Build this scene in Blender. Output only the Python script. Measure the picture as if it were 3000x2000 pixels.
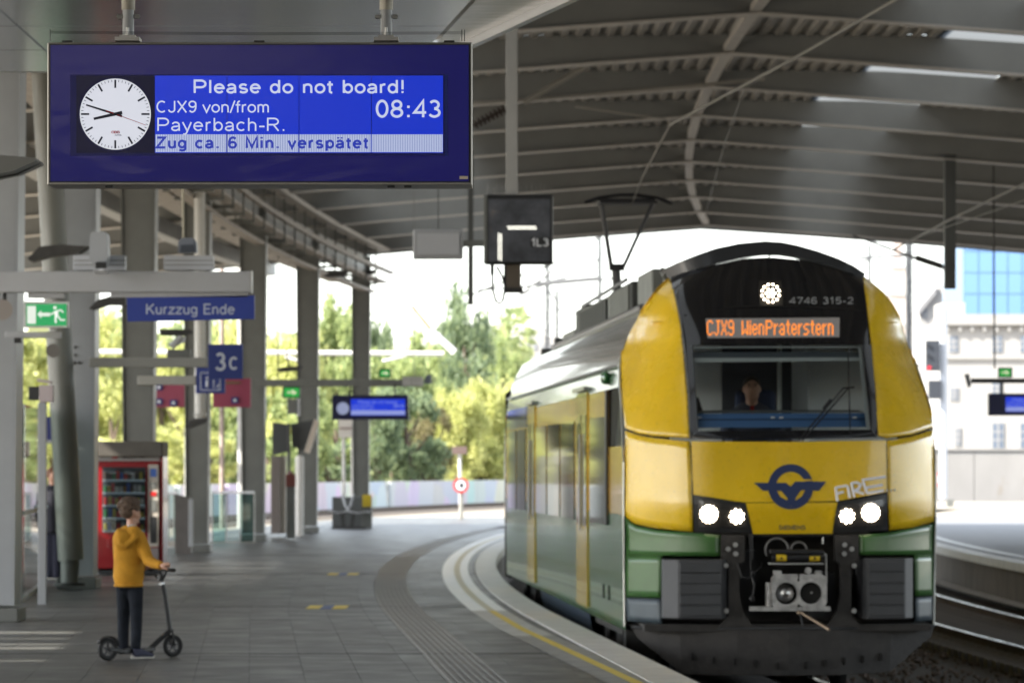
import bpy, bmesh, math, random
from mathutils import Vector, Matrix, noise
R = math.radians
rnd = random.Random(7)
sc = bpy.context.scene
for o in list(bpy.data.objects): bpy.data.objects.remove(o)

# ------------------------------------------------------------------ camera, sky, sun, exposure
F, CX, HY, EYE = 12700.0, 1500.0, 1370.0, 1.55
cd = bpy.data.cameras.new('camera'); cam = bpy.data.objects.new('camera', cd)
sc.collection.objects.link(cam); sc.camera = cam
cam.location = (0, 0, EYE); cam.rotation_euler = (R(90), 0, 0)
cd.sensor_width = 36; cd.lens = F / 3000 * 36
cd.shift_y = (HY - 1000) / 3000
cd.clip_start = .5; cd.clip_end = 6000
cd.dof.use_dof = True; cd.dof.focus_distance = 16.6; cd.dof.aperture_fstop = 8.5
EXP = 1.98
SUN_EL, SUN_AZ = 37, 245          # azimuth clockwise from +Y
w = bpy.data.worlds.new('World'); sc.world = w; w.use_nodes = True
nt = w.node_tree; bg = nt.nodes['Background']
sky = nt.nodes.new('ShaderNodeTexSky'); sky.sky_type = 'NISHITA'; sky.sun_disc = False
sky.sun_elevation = R(SUN_EL); sky.sun_rotation = R(SUN_AZ); sky.air_density = 1.0; sky.dust_density = 1.0; sky.ozone_density = 1
hsv = nt.nodes.new('ShaderNodeHueSaturation'); hsv.inputs['Saturation'].default_value = .42   # thin white cloud over the blue
nt.links.new(sky.outputs[0], hsv.inputs['Color']); nt.links.new(hsv.outputs[0], bg.inputs[0]); bg.inputs[1].default_value = .15
sl = bpy.data.lights.new('sun', 'SUN'); sun = bpy.data.objects.new('sun', sl); sc.collection.objects.link(sun)
sl.energy = 4.2; sl.angle = R(.55); sl.color = (1, .93, .82)
sd = Vector((math.sin(R(SUN_AZ)) * math.cos(R(SUN_EL)), math.cos(R(SUN_AZ)) * math.cos(R(SUN_EL)), math.sin(R(SUN_EL))))
sun.rotation_euler = sd.to_track_quat('Z', 'Y').to_euler()
sc.view_settings.view_transform = 'Standard'; sc.view_settings.look = 'None'
sc.view_settings.exposure = EXP; sc.view_settings.gamma = 1
sc.cycles.use_denoising = True
try: sc.cycles.denoiser = 'OPENIMAGEDENOISE'
except Exception: pass
sc.cycles.max_bounces = 8; sc.cycles.diffuse_bounces = 4; sc.cycles.glossy_bounces = 4
sc.cycles.transmission_bounces = 6; sc.cycles.transparent_max_bounces = 16
sc.cycles.sample_clamp_indirect = 6; sc.cycles.caustics_reflective = False; sc.cycles.caustics_refractive = False

# ------------------------------------------------------------------ helpers
def P(px, py, Y):
    return Vector(((px - CX) * Y / F, Y, EYE - (py - HY) * Y / F))
def lin(c):
    return tuple(((x / 255) / 12.92 if x / 255 <= .04045 else ((x / 255 + .055) / 1.055) ** 2.4) for x in c)
def E(Y):                       # platform edge line of the curved platform
    if Y < 46: return .45 + .060 * (46 - Y)
    if Y < 72: return -.26 + .00105 * (Y - 72) ** 2
    return -.26 + .000943 * (Y - 72) ** 2
def C(off, Y, z): return Vector((E(Y) + off, Y, z))

MATS = {}
def mat(name, col, rough=.5, metal=0, var=0, vs=3, bump=0, bs=20, coat=0, spots=0, sps=40, spotcol=None, stretch=None, spec=.5, trans=0, rvar=0):
    if name in MATS: return MATS[name]
    m = bpy.data.materials.new(name); m.use_nodes = True; MATS[name] = m
    nt = m.node_tree; b = nt.nodes['Principled BSDF']; L = nt.links.new
    b.inputs['Base Color'].default_value = (*col, 1); b.inputs['Roughness'].default_value = rough
    b.inputs['Metallic'].default_value = metal; b.inputs['Coat Weight'].default_value = coat
    b.inputs['Coat Roughness'].default_value = .04; b.inputs['Specular IOR Level'].default_value = spec
    if trans: b.inputs['Transmission Weight'].default_value = trans
    tc = nt.nodes.new('ShaderNodeTexCoord'); src = tc.outputs['Object']
    if stretch:
        mp = nt.nodes.new('ShaderNodeMapping'); mp.inputs['Scale'].default_value = stretch; L(src, mp.inputs[0]); src = mp.outputs[0]
    def nz(s, det=5):
        n = nt.nodes.new('ShaderNodeTexNoise'); n.inputs['Scale'].default_value = s; n.inputs['Detail'].default_value = det; n.inputs['Roughness'].default_value = .6
        L(src, n.inputs['Vector']); return n
    cur = None
    if var:
        n = nz(vs); r = nt.nodes.new('ShaderNodeMapRange'); r.inputs[1].default_value = .3; r.inputs[2].default_value = .7
        r.inputs[3].default_value = 1 - var; r.inputs[4].default_value = 1 + var; L(n.outputs[0], r.inputs[0])
        x = nt.nodes.new('ShaderNodeMix'); x.data_type = 'RGBA'; x.blend_type = 'MULTIPLY'; x.inputs[0].default_value = 1
        x.inputs[6].default_value = (*col, 1); L(r.outputs[0], x.inputs[7]); L(x.outputs[2], b.inputs['Base Color']); cur = x.outputs[2]
    if spots:
        n = nz(sps, 3); r = nt.nodes.new('ShaderNodeMapRange'); r.inputs[1].default_value = .62; r.inputs[2].default_value = .72
        r.inputs[4].default_value = spots; L(n.outputs[0], r.inputs[0])
        x = nt.nodes.new('ShaderNodeMix'); x.data_type = 'RGBA'; L(r.outputs[0], x.inputs[0])
        if cur: L(cur, x.inputs[6])
        else: x.inputs[6].default_value = (*col, 1)
        sc_ = spotcol or tuple(c * .3 for c in col); x.inputs[7].default_value = (*sc_, 1); L(x.outputs[2], b.inputs['Base Color'])
    if rvar:
        n = nz(vs * 1.7); r = nt.nodes.new('ShaderNodeMapRange'); r.inputs[1].default_value = .3; r.inputs[2].default_value = .7
        r.inputs[3].default_value = max(.02, rough - rvar); r.inputs[4].default_value = rough + rvar; L(n.outputs[0], r.inputs[0]); L(r.outputs[0], b.inputs['Roughness'])
    if bump:
        n = nz(bs, 4); bp = nt.nodes.new('ShaderNodeBump'); bp.inputs['Strength'].default_value = bump; bp.inputs['Distance'].default_value = .02
        L(n.outputs[0], bp.inputs['Height']); L(bp.outputs[0], b.inputs['Normal'])
    return m
def emis(name, rgb, k=1.0, base=None, gloss=True):
    """surface that gives off light; rgb is the display colour it should reach"""
    if name in MATS: return MATS[name]
    m = mat(name, base or (.02, .02, .03), .15 if gloss else .6)
    b = m.node_tree.nodes['Principled BSDF']
    b.inputs['Emission Color'].default_value = (*lin(rgb), 1); b.inputs['Emission Strength'].default_value = k / 2 ** EXP
    return m
def glassmat(name, tint=(.9, .95, .95), refl=1.0, rough=.02):
    if name in MATS: return MATS[name]
    m = bpy.data.materials.new(name); m.use_nodes = True; MATS[name] = m; nt = m.node_tree; L = nt.links.new
    nt.nodes.remove(nt.nodes['Principled BSDF']); out = nt.nodes['Material Output']
    t = nt.nodes.new('ShaderNodeBsdfTransparent'); t.inputs[0].default_value = (*tint, 1)
    g = nt.nodes.new('ShaderNodeBsdfGlossy'); g.inputs['Roughness'].default_value = rough
    fr = nt.nodes.new('ShaderNodeFresnel'); fr.inputs[0].default_value = 1.5
    mu = nt.nodes.new('ShaderNodeMath'); mu.operation = 'MULTIPLY'; mu.inputs[1].default_value = refl; L(fr.outputs[0], mu.inputs[0])
    x = nt.nodes.new('ShaderNodeMixShader'); L(mu.outputs[0], x.inputs[0]); L(t.outputs[0], x.inputs[1]); L(g.outputs[0], x.inputs[2]); L(x.outputs[0], out.inputs[0])
    return m

ORG = {}
def link(o): sc.collection.objects.link(o); return o
class MB:
    def __init__(s): s.v = []; s.f = []
    def add(s, vs, fs):
        n = len(s.v); s.v += [Vector(v) for v in vs]; s.f += [[i + n for i in f] for f in fs]; return s
    def box(s, x0, x1, y0, y1, z0, z1):
        return s.add([(x0, y0, z0), (x1, y0, z0), (x1, y1, z0), (x0, y1, z0), (x0, y0, z1), (x1, y0, z1), (x1, y1, z1), (x0, y1, z1)],
                     [(0, 3, 2, 1), (4, 5, 6, 7), (0, 1, 5, 4), (1, 2, 6, 5), (2, 3, 7, 6), (3, 0, 4, 7)])
    def obox(s, c, sz, rot=None):
        c = Vector(c); a, b, d = [x / 2 for x in sz]; M = rot or Matrix.Identity(3)
        vs = [c + M @ Vector(p) for p in [(-a, -b, -d), (a, -b, -d), (a, b, -d), (-a, b, -d), (-a, -b, d), (a, -b, d), (a, b, d), (-a, b, d)]]
        return s.add(vs, [(0, 3, 2, 1), (4, 5, 6, 7), (0, 1, 5, 4), (1, 2, 6, 5), (2, 3, 7, 6), (3, 0, 4, 7)])
    def bar(s, p, q, w_, h_, up=(0, 0, 1)):
        p, q = Vector(p), Vector(q); d = (q - p); L_ = d.length; d.normalize(); u = Vector(up)
        if abs(d.dot(u)) > .99: u = Vector((0, 1, 0))
        a = d.cross(u).normalized(); u = a.cross(d)
        M = Matrix((a, d, u)).transposed()
        return s.obox((p + q) / 2, (w_, L_, h_), M)
    def tube(s, pts, r, n=10, cap=True):
        pts = [Vector(p) for p in pts]; rs = r if isinstance(r, (list, tuple)) else [r] * len(pts)
        rings = []; pu = None
        for i, p in enumerate(pts):
            d = (pts[min(i + 1, len(pts) - 1)] - pts[max(i - 1, 0)]).normalized()
            if pu is None:
                pu = Vector((0, 0, 1)) if abs(d.z) < .9 else Vector((1, 0, 0))
            a = d.cross(pu).normalized(); b = a.cross(d).normalized(); pu = b
            rr = rs[i] if isinstance(rs[i], (tuple, list)) else (rs[i], rs[i])
            rings.append([p + a * math.cos(2 * math.pi * k / n) * rr[0] + b * math.sin(2 * math.pi * k / n) * rr[1] for k in range(n)])
        return s.loft(rings, cap)
    def loft(s, rings, cap=True, closed=True):
        n = len(rings[0]); vs = [v for r_ in rings for v in r_]; fs = []
        for i in range(len(rings) - 1):
            for k in range(n if closed else n - 1):
                k2 = (k + 1) % n; fs.append((i * n + k, i * n + k2, (i + 1) * n + k2, (i + 1) * n + k))
        if cap and closed:
            fs.append(tuple(range(n))[::-1]); fs.append(tuple((len(rings) - 1) * n + k for k in range(n)))
        return s.add(vs, fs)
    def prism(s, poly, y0, y1):            # polygon in (x,z), extruded along y
        n = len(poly)
        return s.add([(x, y0, z) for x, z in poly] + [(x, y1, z) for x, z in poly],
                     [tuple(range(n)), tuple(range(2 * n - 1, n - 1, -1))] + [(k, k + n, (k + 1) % n + n, (k + 1) % n) for k in range(n)])
    def disc(s, c, r, axis=(0, -1, 0), t=.004, n=24):
        c = Vector(c); a = Vector(axis).normalized(); return s.tube([c, c + a * t], r, n)
    def ball(s, c, r, nu=12, nv=8):
        c = Vector(c); r = (r, r, r) if isinstance(r, (int, float)) else r; rings = []
        for j in range(1, nv):
            th = math.pi * j / nv
            rings.append([c + Vector((r[0] * math.sin(th) * math.cos(2 * math.pi * k / nu), r[1] * math.sin(th) * math.sin(2 * math.pi * k / nu), r[2] * math.cos(th))) for k in range(nu)])
        return s.loft(rings, True)
    def ring(s, c, R_, r, axis=(0, 1, 0), n=28, m=8):
        c = Vector(c); a = Vector(axis).normalized(); u = a.orthogonal().normalized(); v = a.cross(u); vs = []; fs = []
        for i in range(n):
            t = 2 * math.pi * i / n; e = u * math.cos(t) + v * math.sin(t)
            for k in range(m):
                q = 2 * math.pi * k / m; vs.append(c + e * (R_ + r * math.cos(q)) + a * r * math.sin(q))
        for i in range(n):
            for k in range(m):
                fs.append((i * m + k, i * m + (k + 1) % m, ((i + 1) % n) * m + (k + 1) % m, ((i + 1) % n) * m + k))
        return s.add(vs, fs)
    def grid(s, rows):
        n = len(rows[0]); vs = [v for r_ in rows for v in r_]
        return s.add(vs, [(i * n + k, i * n + k + 1, (i + 1) * n + k + 1, (i + 1) * n + k) for i in range(len(rows) - 1) for k in range(n - 1)])
    def build(s, name, m, parent=None, smooth=False, bevel=0, solid=0, kind=None, label=None, loc=None):
        me = bpy.data.meshes.new(name)
        org = ORG.get(parent.name, Vector()) if parent else (Vector(loc) if loc is not None else Vector())
        me.from_pydata([v - org for v in s.v], [], s.f)
        bm = bmesh.new(); bm.from_mesh(me); bmesh.ops.recalc_face_normals(bm, faces=bm.faces); bm.to_mesh(me); bm.free()
        if isinstance(m, (list, tuple)):
            for x in m: me.materials.append(x)
        else: me.materials.append(m)
        if smooth:
            for p in me.polygons: p.use_smooth = True
            me.set_sharp_from_angle(angle=R(38))
        o = link(bpy.data.objects.new(name, me))
        if parent: o.parent = parent; ORG[o.name] = org
        elif loc is not None: o.location = loc; ORG[o.name] = org
        if solid:
            q = o.modifiers.new('thickness', 'SOLIDIFY'); q.thickness = solid; q.offset = -1
        if bevel:
            q = o.modifiers.new('bevel', 'BEVEL'); q.width = bevel; q.segments = 2; q.limit_method = 'ANGLE'
        if kind: o['kind'] = kind
        if label: o['label'] = label
        return o
def thing(name, label, cat, loc=(0, 0, 0), group=None):
    o = link(bpy.data.objects.new(name, None)); o.location = loc; o.empty_display_size = .2
    o['label'] = label; o['category'] = cat
    if group: o['group'] = group
    ORG[o.name] = Vector(loc); return o
def tag(o, label, cat, group=None):
    o['label'] = label; o['category'] = cat
    if group: o['group'] = group
    return o
def copy_tree(o, parent=None):
    c = link(o.copy()); c.parent = parent
    for ch in list(o.children): copy_tree(ch, c)
    return c
def onebox(name, m, parent, *b, bevel=0, **k): return MB().box(*b).build(name, m, parent, bevel=bevel, **k)

_cap = None
def textmesh(s, bold=0.0, space=1.0):
    cu = bpy.data.curves.new('t', 'FONT'); cu.body = s; cu.size = 1; cu.offset = bold; cu.resolution_u = 3; cu.space_character = space
    ob = link(bpy.data.objects.new('t', cu)); bpy.context.view_layer.update()
    me = bpy.data.meshes.new_from_object(ob.evaluated_get(bpy.context.evaluated_depsgraph_get()))
    vs = [v.co.copy() for v in me.vertices]; fs = [list(p.vertices) for p in me.polygons]
    bpy.data.objects.remove(ob); bpy.data.curves.remove(cu); bpy.data.meshes.remove(me); return vs, fs
def text(name, s, x0, x1, ytop, ybase, Y, m, parent, bold=0.0, space=1.0, fn=None, label=None):
    """lettering whose capitals span ytop..ybase and x0..x1 (pixels of the photograph at depth Y)"""
    global _cap
    if _cap is None: _cap = max(v.y for v in textmesh('H')[0])
    vs, fs = textmesh(s, bold, space); a = min(v.x for v in vs); b = max(v.x for v in vs)
    mb = MB()
    pts = []
    for v in vs:
        px = x0 + (v.x - a) / (b - a) * (x1 - x0); py = ybase - v.y / _cap * (ybase - ytop)
        pts.append(fn(px, py) if fn else P(px, py, Y))
    mb.add(pts, fs)
    return mb.build(name, m, parent, label=label)

# ------------------------------------------------------------------ materials
paint_grey = mat('steel_paint', (.125, .13, .122), .45, var=.12, vs=2, rvar=.1)
paint_light = mat('light_steel_paint', (.29, .305, .32), .4, var=.08, vs=2)
paint_white = mat('white_paint', (.62, .63, .64), .4, var=.06)
galv = mat('galvanised', (.42, .42, .41), .4, .5, var=.2, vs=8)
black_p = mat('black_plastic', (.015, .016, .018), .4)
black_m = mat('black_metal', (.02, .02, .022), .45, .2)
rubber = mat('rubber', (.012, .012, .013), .7)
blue_sign = mat('sign_blue', lin((38, 58, 140)), .4)
white_let = mat('lettering_white', (.75, .77, .82), .5)
chrome = mat('bare_steel', (.6, .6, .6), .25, 1, var=.15, vs=10)
concrete = mat('concrete', (.33, .31, .28), .8, var=.25, vs=2.5, bump=.3, bs=40)
dark_steel = mat('dark_steel', (.035, .034, .033), .6, .2, var=.3, vs=6, bump=.15)
# ------------------------------------------------------------------ plain sans-serif stroke lettering (cap height 1, baseline 0)
def _a(cx, cy, rx, ry, a0, a1, n=12): return [(cx + rx * math.cos(R(a0 + (a1 - a0) * i / n)), cy + ry * math.sin(R(a0 + (a1 - a0) * i / n))) for i in range(n + 1)]
X_ = .70
def _bowl(x0=.06, w=.46): return [_a(x0 + w / 2, X_ / 2, w / 2, X_ / 2 - .04, 0, 360, 20)]
GLY = {
 'P': (.72, [[(.08, 0), (.08, .96), (.40, .96)] + _a(.40, .70, .25, .26, 90, -90) + [(.08, .44)]]),
 'l': (.24, [[(.12, 0), (.12, 1)]]), 'i': (.24, [[(.12, 0), (.12, .70)], [(.12, .86), (.12, 1)]]), '!': (.28, [[(.14, .28), (.14, 1)], [(.14, 0), (.14, .14)]]),
 '.': (.28, [[(.14, 0), (.14, .13)]]), ':': (.32, [[(.16, 0), (.16, .14)], [(.16, .54), (.16, .68)]]), ' ': (.34, []), '-': (.38, [[(.04, .34), (.34, .34)]]), '/': (.34, [[(.02, -.04), (.32, 1.02)]]),
 'e': (.60, [[(.08, .37), (.52, .37)] + _a(.30, .35, .23, .31, 5, 320, 18)]),
 'o': (.60, [_a(.30, .35, .23, .31, 0, 360, 22)]), 'c': (.56, [_a(.30, .35, .23, .31, 45, 315, 16)]),
 'a': (.58, [_a(.28, .46, .19, .20, 160, 0, 10) + [(.47, .46), (.48, .0)], [(.47, .38)] + _a(.26, .19, .19, .155, 80, 290, 12) + [(.47, .16)]]),
 's': (.54, [_a(.27, .50, .18, .16, 25, 270, 10) + _a(.27, .19, .19, .15, 90, -155, 10)]),
 'd': (.60, [_a(.28, .35, .21, .31, 0, 360, 20), [(.50, 0), (.50, 1)]]), 'b': (.60, [_a(.32, .35, .21, .31, 0, 360, 20), [(.10, 0), (.10, 1)]]),
 'p': (.60, [_a(.32, .35, .21, .31, 0, 360, 20), [(.10, -.26), (.10, .68)]]), 'g': (.60, [_a(.28, .36, .21, .30, 0, 360, 20), [(.50, .68), (.50, -.05)] + _a(.29, -.06, .21, .16, 0, -150, 8)]),
 'n': (.58, [[(.10, 0), (.10, .68)], [(.10, .42)] + _a(.29, .44, .19, .22, 180, 0, 10) + [(.48, 0)]]),
 'h': (.58, [[(.10, 0), (.10, 1)], [(.10, .42)] + _a(.29, .44, .19, .22, 180, 0, 10) + [(.48, 0)]]),
 'm': (.86, [[(.10, 0), (.10, .68)], [(.10, .46)] + _a(.26, .47, .16, .19, 180, 0, 8) + [(.42, 0)], [(.42, .46)] + _a(.58, .47, .16, .19, 180, 0, 8) + [(.74, 0)]]),
 'r': (.38, [[(.10, 0), (.10, .68)], [(.10, .42)] + _a(.30, .46, .20, .20, 180, 80, 6)]), 't': (.34, [[(.16, .90), (.16, .16)] + _a(.27, .14, .11, .11, 180, 280, 5), [(.02, .65), (.32, .65)]]),
 'f': (.34, [[(.15, 0), (.15, .82)] + _a(.27, .83, .12, .13, 180, 80, 5), [(.01, .65), (.32, .65)]]), 'v': (.54, [[(.03, .68), (.27, .02), (.51, .68)]]),
 'y': (.54, [[(.03, .68), (.28, .02)], [(.51, .68), (.24, -.18)] + [(.16, -.25), (.06, -.24)]]), 'u': (.58, [[(.10, .68), (.10, .24)] + _a(.29, .24, .19, .20, 180, 360, 10) + [(.48, .68)], [(.48, .2), (.48, 0)]]),
 'z': (.54, [[(.06, .64), (.48, .64), (.05, .05), (.50, .05)]]), 'k': (.54, [[(.10, 0), (.10, 1)]]),
 'C': (.76, [_a(.40, .50, .32, .46, 50, 310, 20)]), 'J': (.56, [[(.46, 1), (.46, .26)] + _a(.26, .26, .20, .22, 0, -175, 10)]), 'X': (.70, [[(.05, 0), (.65, 1)], [(.05, 1), (.65, 0)]]),
 'R': (.76, [[(.08, 0), (.08, .96), (.42, .96)] + _a(.42, .72, .24, .24, 90, -90) + [(.08, .48)], [(.40, .48), (.68, 0)]]), 'Z': (.68, [[(.08, .95), (.60, .95), (.05, .05), (.63, .05)]]),
 'M': (.86, [[(.08, 0), (.08, 1), (.43, .08), (.78, 1), (.78, 0)]]), 'K': (.72, [[(.09, 0), (.09, 1)], [(.66, 1), (.10, .40)], [(.28, .58), (.68, 0)]]), 'E': (.64, [[(.60, .95), (.09, .95), (.09, .05), (.61, .05)], [(.09, .52), (.54, .52)]]),
 'L': (.60, [[(.09, 1), (.09, .05), (.56, .05)]]), '0': (.62, [_a(.31, .5, .24, .46, 0, 360, 22)]), '1': (.44, [[(.06, .74), (.27, .98), (.27, 0)]]),
 '3': (.62, [_a(.29, .73, .20, .22, 150, -90, 12), _a(.29, .27, .24, .23, 90, -155, 12)]), '4': (.62, [[(.46, 0), (.46, .96), (.05, .28), (.60, .28)]]),
 '6': (.62, [_a(.31, .29, .23, .25, 0, 360, 20), [(.08, .30)] + _a(.33, .50, .25, .46, 180, 45, 12)]), '8': (.62, [_a(.31, .73, .20, .22, 0, 360, 18), _a(.31, .27, .24, .23, 0, 360, 18)]),
 '9': (.62, [_a(.31, .71, .23, .25, 0, 360, 20), [(.54, .70)] + _a(.29, .50, .25, .46, 0, -135, 12)]), '7': (.60, [[(.05, .95), (.56, .95), (.22, 0)]]), '5': (.62, [[(.54, .95), (.16, .95), (.11, .50)] + _a(.30, .32, .24, .28, 140, -150, 14)]), '2': (.62, [_a(.31, .71, .22, .24, 165, -35, 12) + [(.08, .05), (.57, .05)]]),
 '\u00e4': None, '\u00d6': (.80, [_a(.40, .46, .32, .42, 0, 360, 22), [(.26, 1.04), (.26, 1.14)], [(.54, 1.04), (.54, 1.14)]]), 'B': (.72, [[(.08, .5), (.08, .96), (.38, .96)] + _a(.38, .74, .2, .22, 90, -90) + [(.08, .52)], [(.08, .52), (.40, .52)] + _a(.40, .28, .23, .24, 90, -90) + [(.08, .04), (.08, .52)]]),
 'T': (.64, [[(.32, 0), (.32, .95)], [(.03, .95), (.61, .95)]]),
 'I': (.28, [[(.14, 0), (.14, 1)]]), 'N': (.76, [[(.09, 0), (.09, 1), (.66, 0), (.66, 1)]]), 'F': (.60, [[(.09, 0), (.09, .95), (.56, .95)], [(.09, .50), (.48, .50)]]), 'A': (.72, [[(.03, 0), (.36, 1), (.69, 0)], [(.15, .33), (.57, .33)]]), 'S': (.70, [_a(.35, .73, .24, .22, 25, 270, 12) + _a(.35, .27, .26, .23, 90, -155, 12)]),
}
GLY['\u00e4'] = (.58, GLY['a'][1] + [[(.17, .86), (.17, .98)], [(.40, .86), (.40, .98)]])
def letters(name, s, x0, x1, ytop, ybase, Y, m, parent, wt=.13, space=0.0, fn=None):
    """one mesh per line of print: flat strokes, capitals spanning ytop..ybase"""
    tot = sum(GLY[c][0] + space for c in s) - space; kx_ = (x1 - x0) / tot; ky = (ybase - ytop); mb = MB(); x = 0; li = 0
    for c in s:
        w_, strokes = GLY[c]
        for stt in strokes:
            li += 1; cl = len(stt) > 3 and math.hypot(stt[0][0] - stt[-1][0], stt[0][1] - stt[-1][1]) < 1e-6
            pts = [((x + a) * kx_, b * ky) for i_, (a, b) in enumerate(stt) if i_ == 0 or math.hypot(a - stt[i_ - 1][0], b - stt[i_ - 1][1]) > 1e-5]; n = len(pts); hw_ = wt * ky / 2; L_, R_ = [], []
            for i in range(n):
                if cl: p0, p1 = pts[(i - 1) % (n - 1)], pts[(i + 1) % (n - 1)] if i < n - 1 else pts[1]
                else: p0, p1 = pts[max(0, i - 1)], pts[min(n - 1, i + 1)]
                if not cl and 0 < i < n - 1 or cl:
                    d0 = (pts[i][0] - p0[0], pts[i][1] - p0[1]); d1 = (p1[0] - pts[i][0], p1[1] - pts[i][1])
                else: d0 = d1 = (p1[0] - p0[0], p1[1] - p0[1])
                l0 = math.hypot(*d0) or 1e-9; l1 = math.hypot(*d1) or 1e-9; d0 = (d0[0] / l0, d0[1] / l0); d1 = (d1[0] / l1, d1[1] / l1)
                nx, ny = -(d0[1] + d1[1]), d0[0] + d1[0]; q = math.hypot(nx, ny) or 1e-9; nx /= q; ny /= q; co = max(.45, nx * -d1[1] + ny * d1[0]); k = hw_ / co
                ex = 0
                L_.append((pts[i][0] + nx * k, pts[i][1] + ny * k)); R_.append((pts[i][0] - nx * k, pts[i][1] - ny * k))
            off = (li % 3) * .0001
            def W(p):
                px, py = x0 + p[0], ybase - p[1]
                if fn: return fn(px, py) + Vector((0, -off, 0))
                v = P(px, py, Y); v.y -= off; return v
            mb.add([W(p) for p in L_] + [W(p) for p in R_], [(i, i + 1, n + i + 1, n + i) for i in range(n - 1)])
        x += w_ + space
    return mb.build(name, m, parent)
# ------------------------------------------------------------------ ground, track beds, platforms
def strip(off0, off1, Y0, Y1, z, n=None, yfun=None, z1=None):
    n = n or max(2, int((Y1 - Y0) / 2)); rows = []
    for i in range(n + 1):
        Y = Y0 + (Y1 - Y0) * i / n
        a = off0(Y) if callable(off0) else off0; b = off1(Y) if callable(off1) else off1
        rows.append([C(a, Y, z), C(b, Y, z if z1 is None else z1)])
    return MB().grid(rows)
ground_m = mat('ground_dirt', (.30, .27, .22), .9, var=.3, vs=.2, bump=.3, bs=5)
ballast_dark = mat('ballast_dark', (.05, .041, .033), .95, var=.6, vs=9, bump=1.0, bs=14, spots=.8, sps=16, spotcol=(.16, .13, .10))
ballast_pale = mat('ballast_pale', (.30, .27, .225), .95, var=.4, vs=5, bump=.8, bs=10)
g = MB().grid([[(-900, y, -1.3), (900, y, -1.3)] for y in (-60, 300, 2500)]).build('ground', ground_m); g['kind'] = 'structure'
tb = strip(-.02, 8.6, -64, 240, -.78).build('track_bed', ballast_dark); tb['kind'] = 'structure'
fb = strip(-40, -8.3, -20, 300, -.12).build('gravel_ground', ballast_pale); fb['kind'] = 'structure'
fb2 = strip(-8.3, -1.2, 136.2, 300, -.125).build('gravel_path', ballast_pale); fb2['kind'] = 'structure'

slab_m = mat('paving_stone', (.088, .089, .085), .40, var=.22, vs=.9, bump=.12, bs=60, rvar=.1, spots=.25, sps=9, spotcol=(.17, .17, .16))
slab_m2 = mat('paving_stone_worn', (.093, .093, .088), .42, var=.22, vs=1.3, bump=.12, bs=60, rvar=.1, spots=.25, sps=7, spotcol=(.19, .19, .17))
joint_m = mat('joint_mortar', (.066, .066, .063), .9)
cope_m = mat('coping_concrete', (.58, .57, .55), .42, var=.16, vs=3, bump=.2, bs=50, rvar=.1)
face_m = mat('platform_face', (.13, .115, .10), .85, var=.35, vs=3, bump=.2, bs=20, stretch=(1, 1, .3))
tile_m = mat('tactile_stone', (.27, .265, .25), .6, var=.15, vs=3)
whiteline = mat('white_line_paint', (.86, .86, .85), .4, var=.08, vs=3, spots=.4, sps=11, spotcol=(.22, .22, .21))
yellowline = mat('yellow_line_paint', (.72, .55, .07), .5, var=.12, vs=5, spots=.3, sps=9, spotcol=(.30, .27, .16))

plat = strip(-8.3, -.02, -64, 136, -.009).build('platform', joint_m); plat['kind'] = 'structure'
strip(-.04, -.04, -20, 136, -.035, z1=-.80).build('platform_wall', face_m, plat)
strip(-8.3, -8.3, -20, 136, -.035, z1=-.8).build('platform_wall', face_m, plat)
MB().add([C(-8.3, 136, -.03), C(-.03, 136, -.03), C(-.03, 136, -.9), C(-8.3, 136, -.9)], [(0, 1, 2, 3)]).build('platform_wall', face_m, plat)

def seg(mb, o0, o1, Y0, Y1, z0, z1, g=.0016):
    a, b, c_, d = C(o0 + g, Y0 + g, z1), C(o1 - g, Y0 + g, z1), C(o1 - g, Y1 - g, z1), C(o0 + g, Y1 - g, z1)
    lo = [Vector((p.x, p.y, z0)) for p in (a, b, c_, d)]
    mb.add([a, b, c_, d] + lo, [(0, 1, 2, 3), (0, 4, 5, 1), (1, 5, 6, 2), (2, 6, 7, 3), (3, 7, 4, 0)])
def vis(o, Y):                       # roughly inside the photograph
    x = E(Y) + o; return Y > 31 and x / Y * F + CX > 320
rest = MB(); near = []
LEN, WID = 1.23, .41
rows_o = [(-.36 - .41 * k) for k in range(20)]
for j in range(-52, 111):
    Y0 = j * LEN
    for k, o1 in enumerate(rows_o):
        o0 = o1 - WID
        if o0 < -8.25: continue
        if o0 < -1.35 and o1 > -1.80: continue
        dz = rnd.uniform(-.0015, .0015)
        if vis(o0, Y0) and Y0 < 62: near.append((o0, o1, Y0, dz))
        else: seg(rest, o0, o1, Y0, Y0 + LEN, -.033, dz * .5)
near.sort(key=lambda t: t[2])
for i, (o0, o1, Y0, dz) in enumerate(near):
    if i < 290:
        b_ = MB(); seg(b_, o0, o1, Y0, Y0 + LEN, -.033, dz); b_.build('paving_slab', slab_m if rnd.random() < .6 else slab_m2, plat)
    else: seg(rest, o0, o1, Y0, Y0 + LEN, -.033, dz)
# the strips either side of the tactile path
for Y0 in range(-64, 136):
    seg(rest, -1.59 - .41, -1.795, Y0, Y0 + 1, -.033, 0); seg(rest, -1.355, -1.18, Y0, Y0 + 1, -.033, 0)
rest.build('far_paving', slab_m, plat, kind='stuff')
# coping stones
for j in range(-10, 136):
    b_ = MB(); seg(b_, -.345, -.0, j, j + 1, -.12, .012, .005)
    if 30 <= j < 136: b_.build('coping_stone', cope_m, plat)
    else: b_.build('coping_stone', cope_m, plat)
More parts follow.
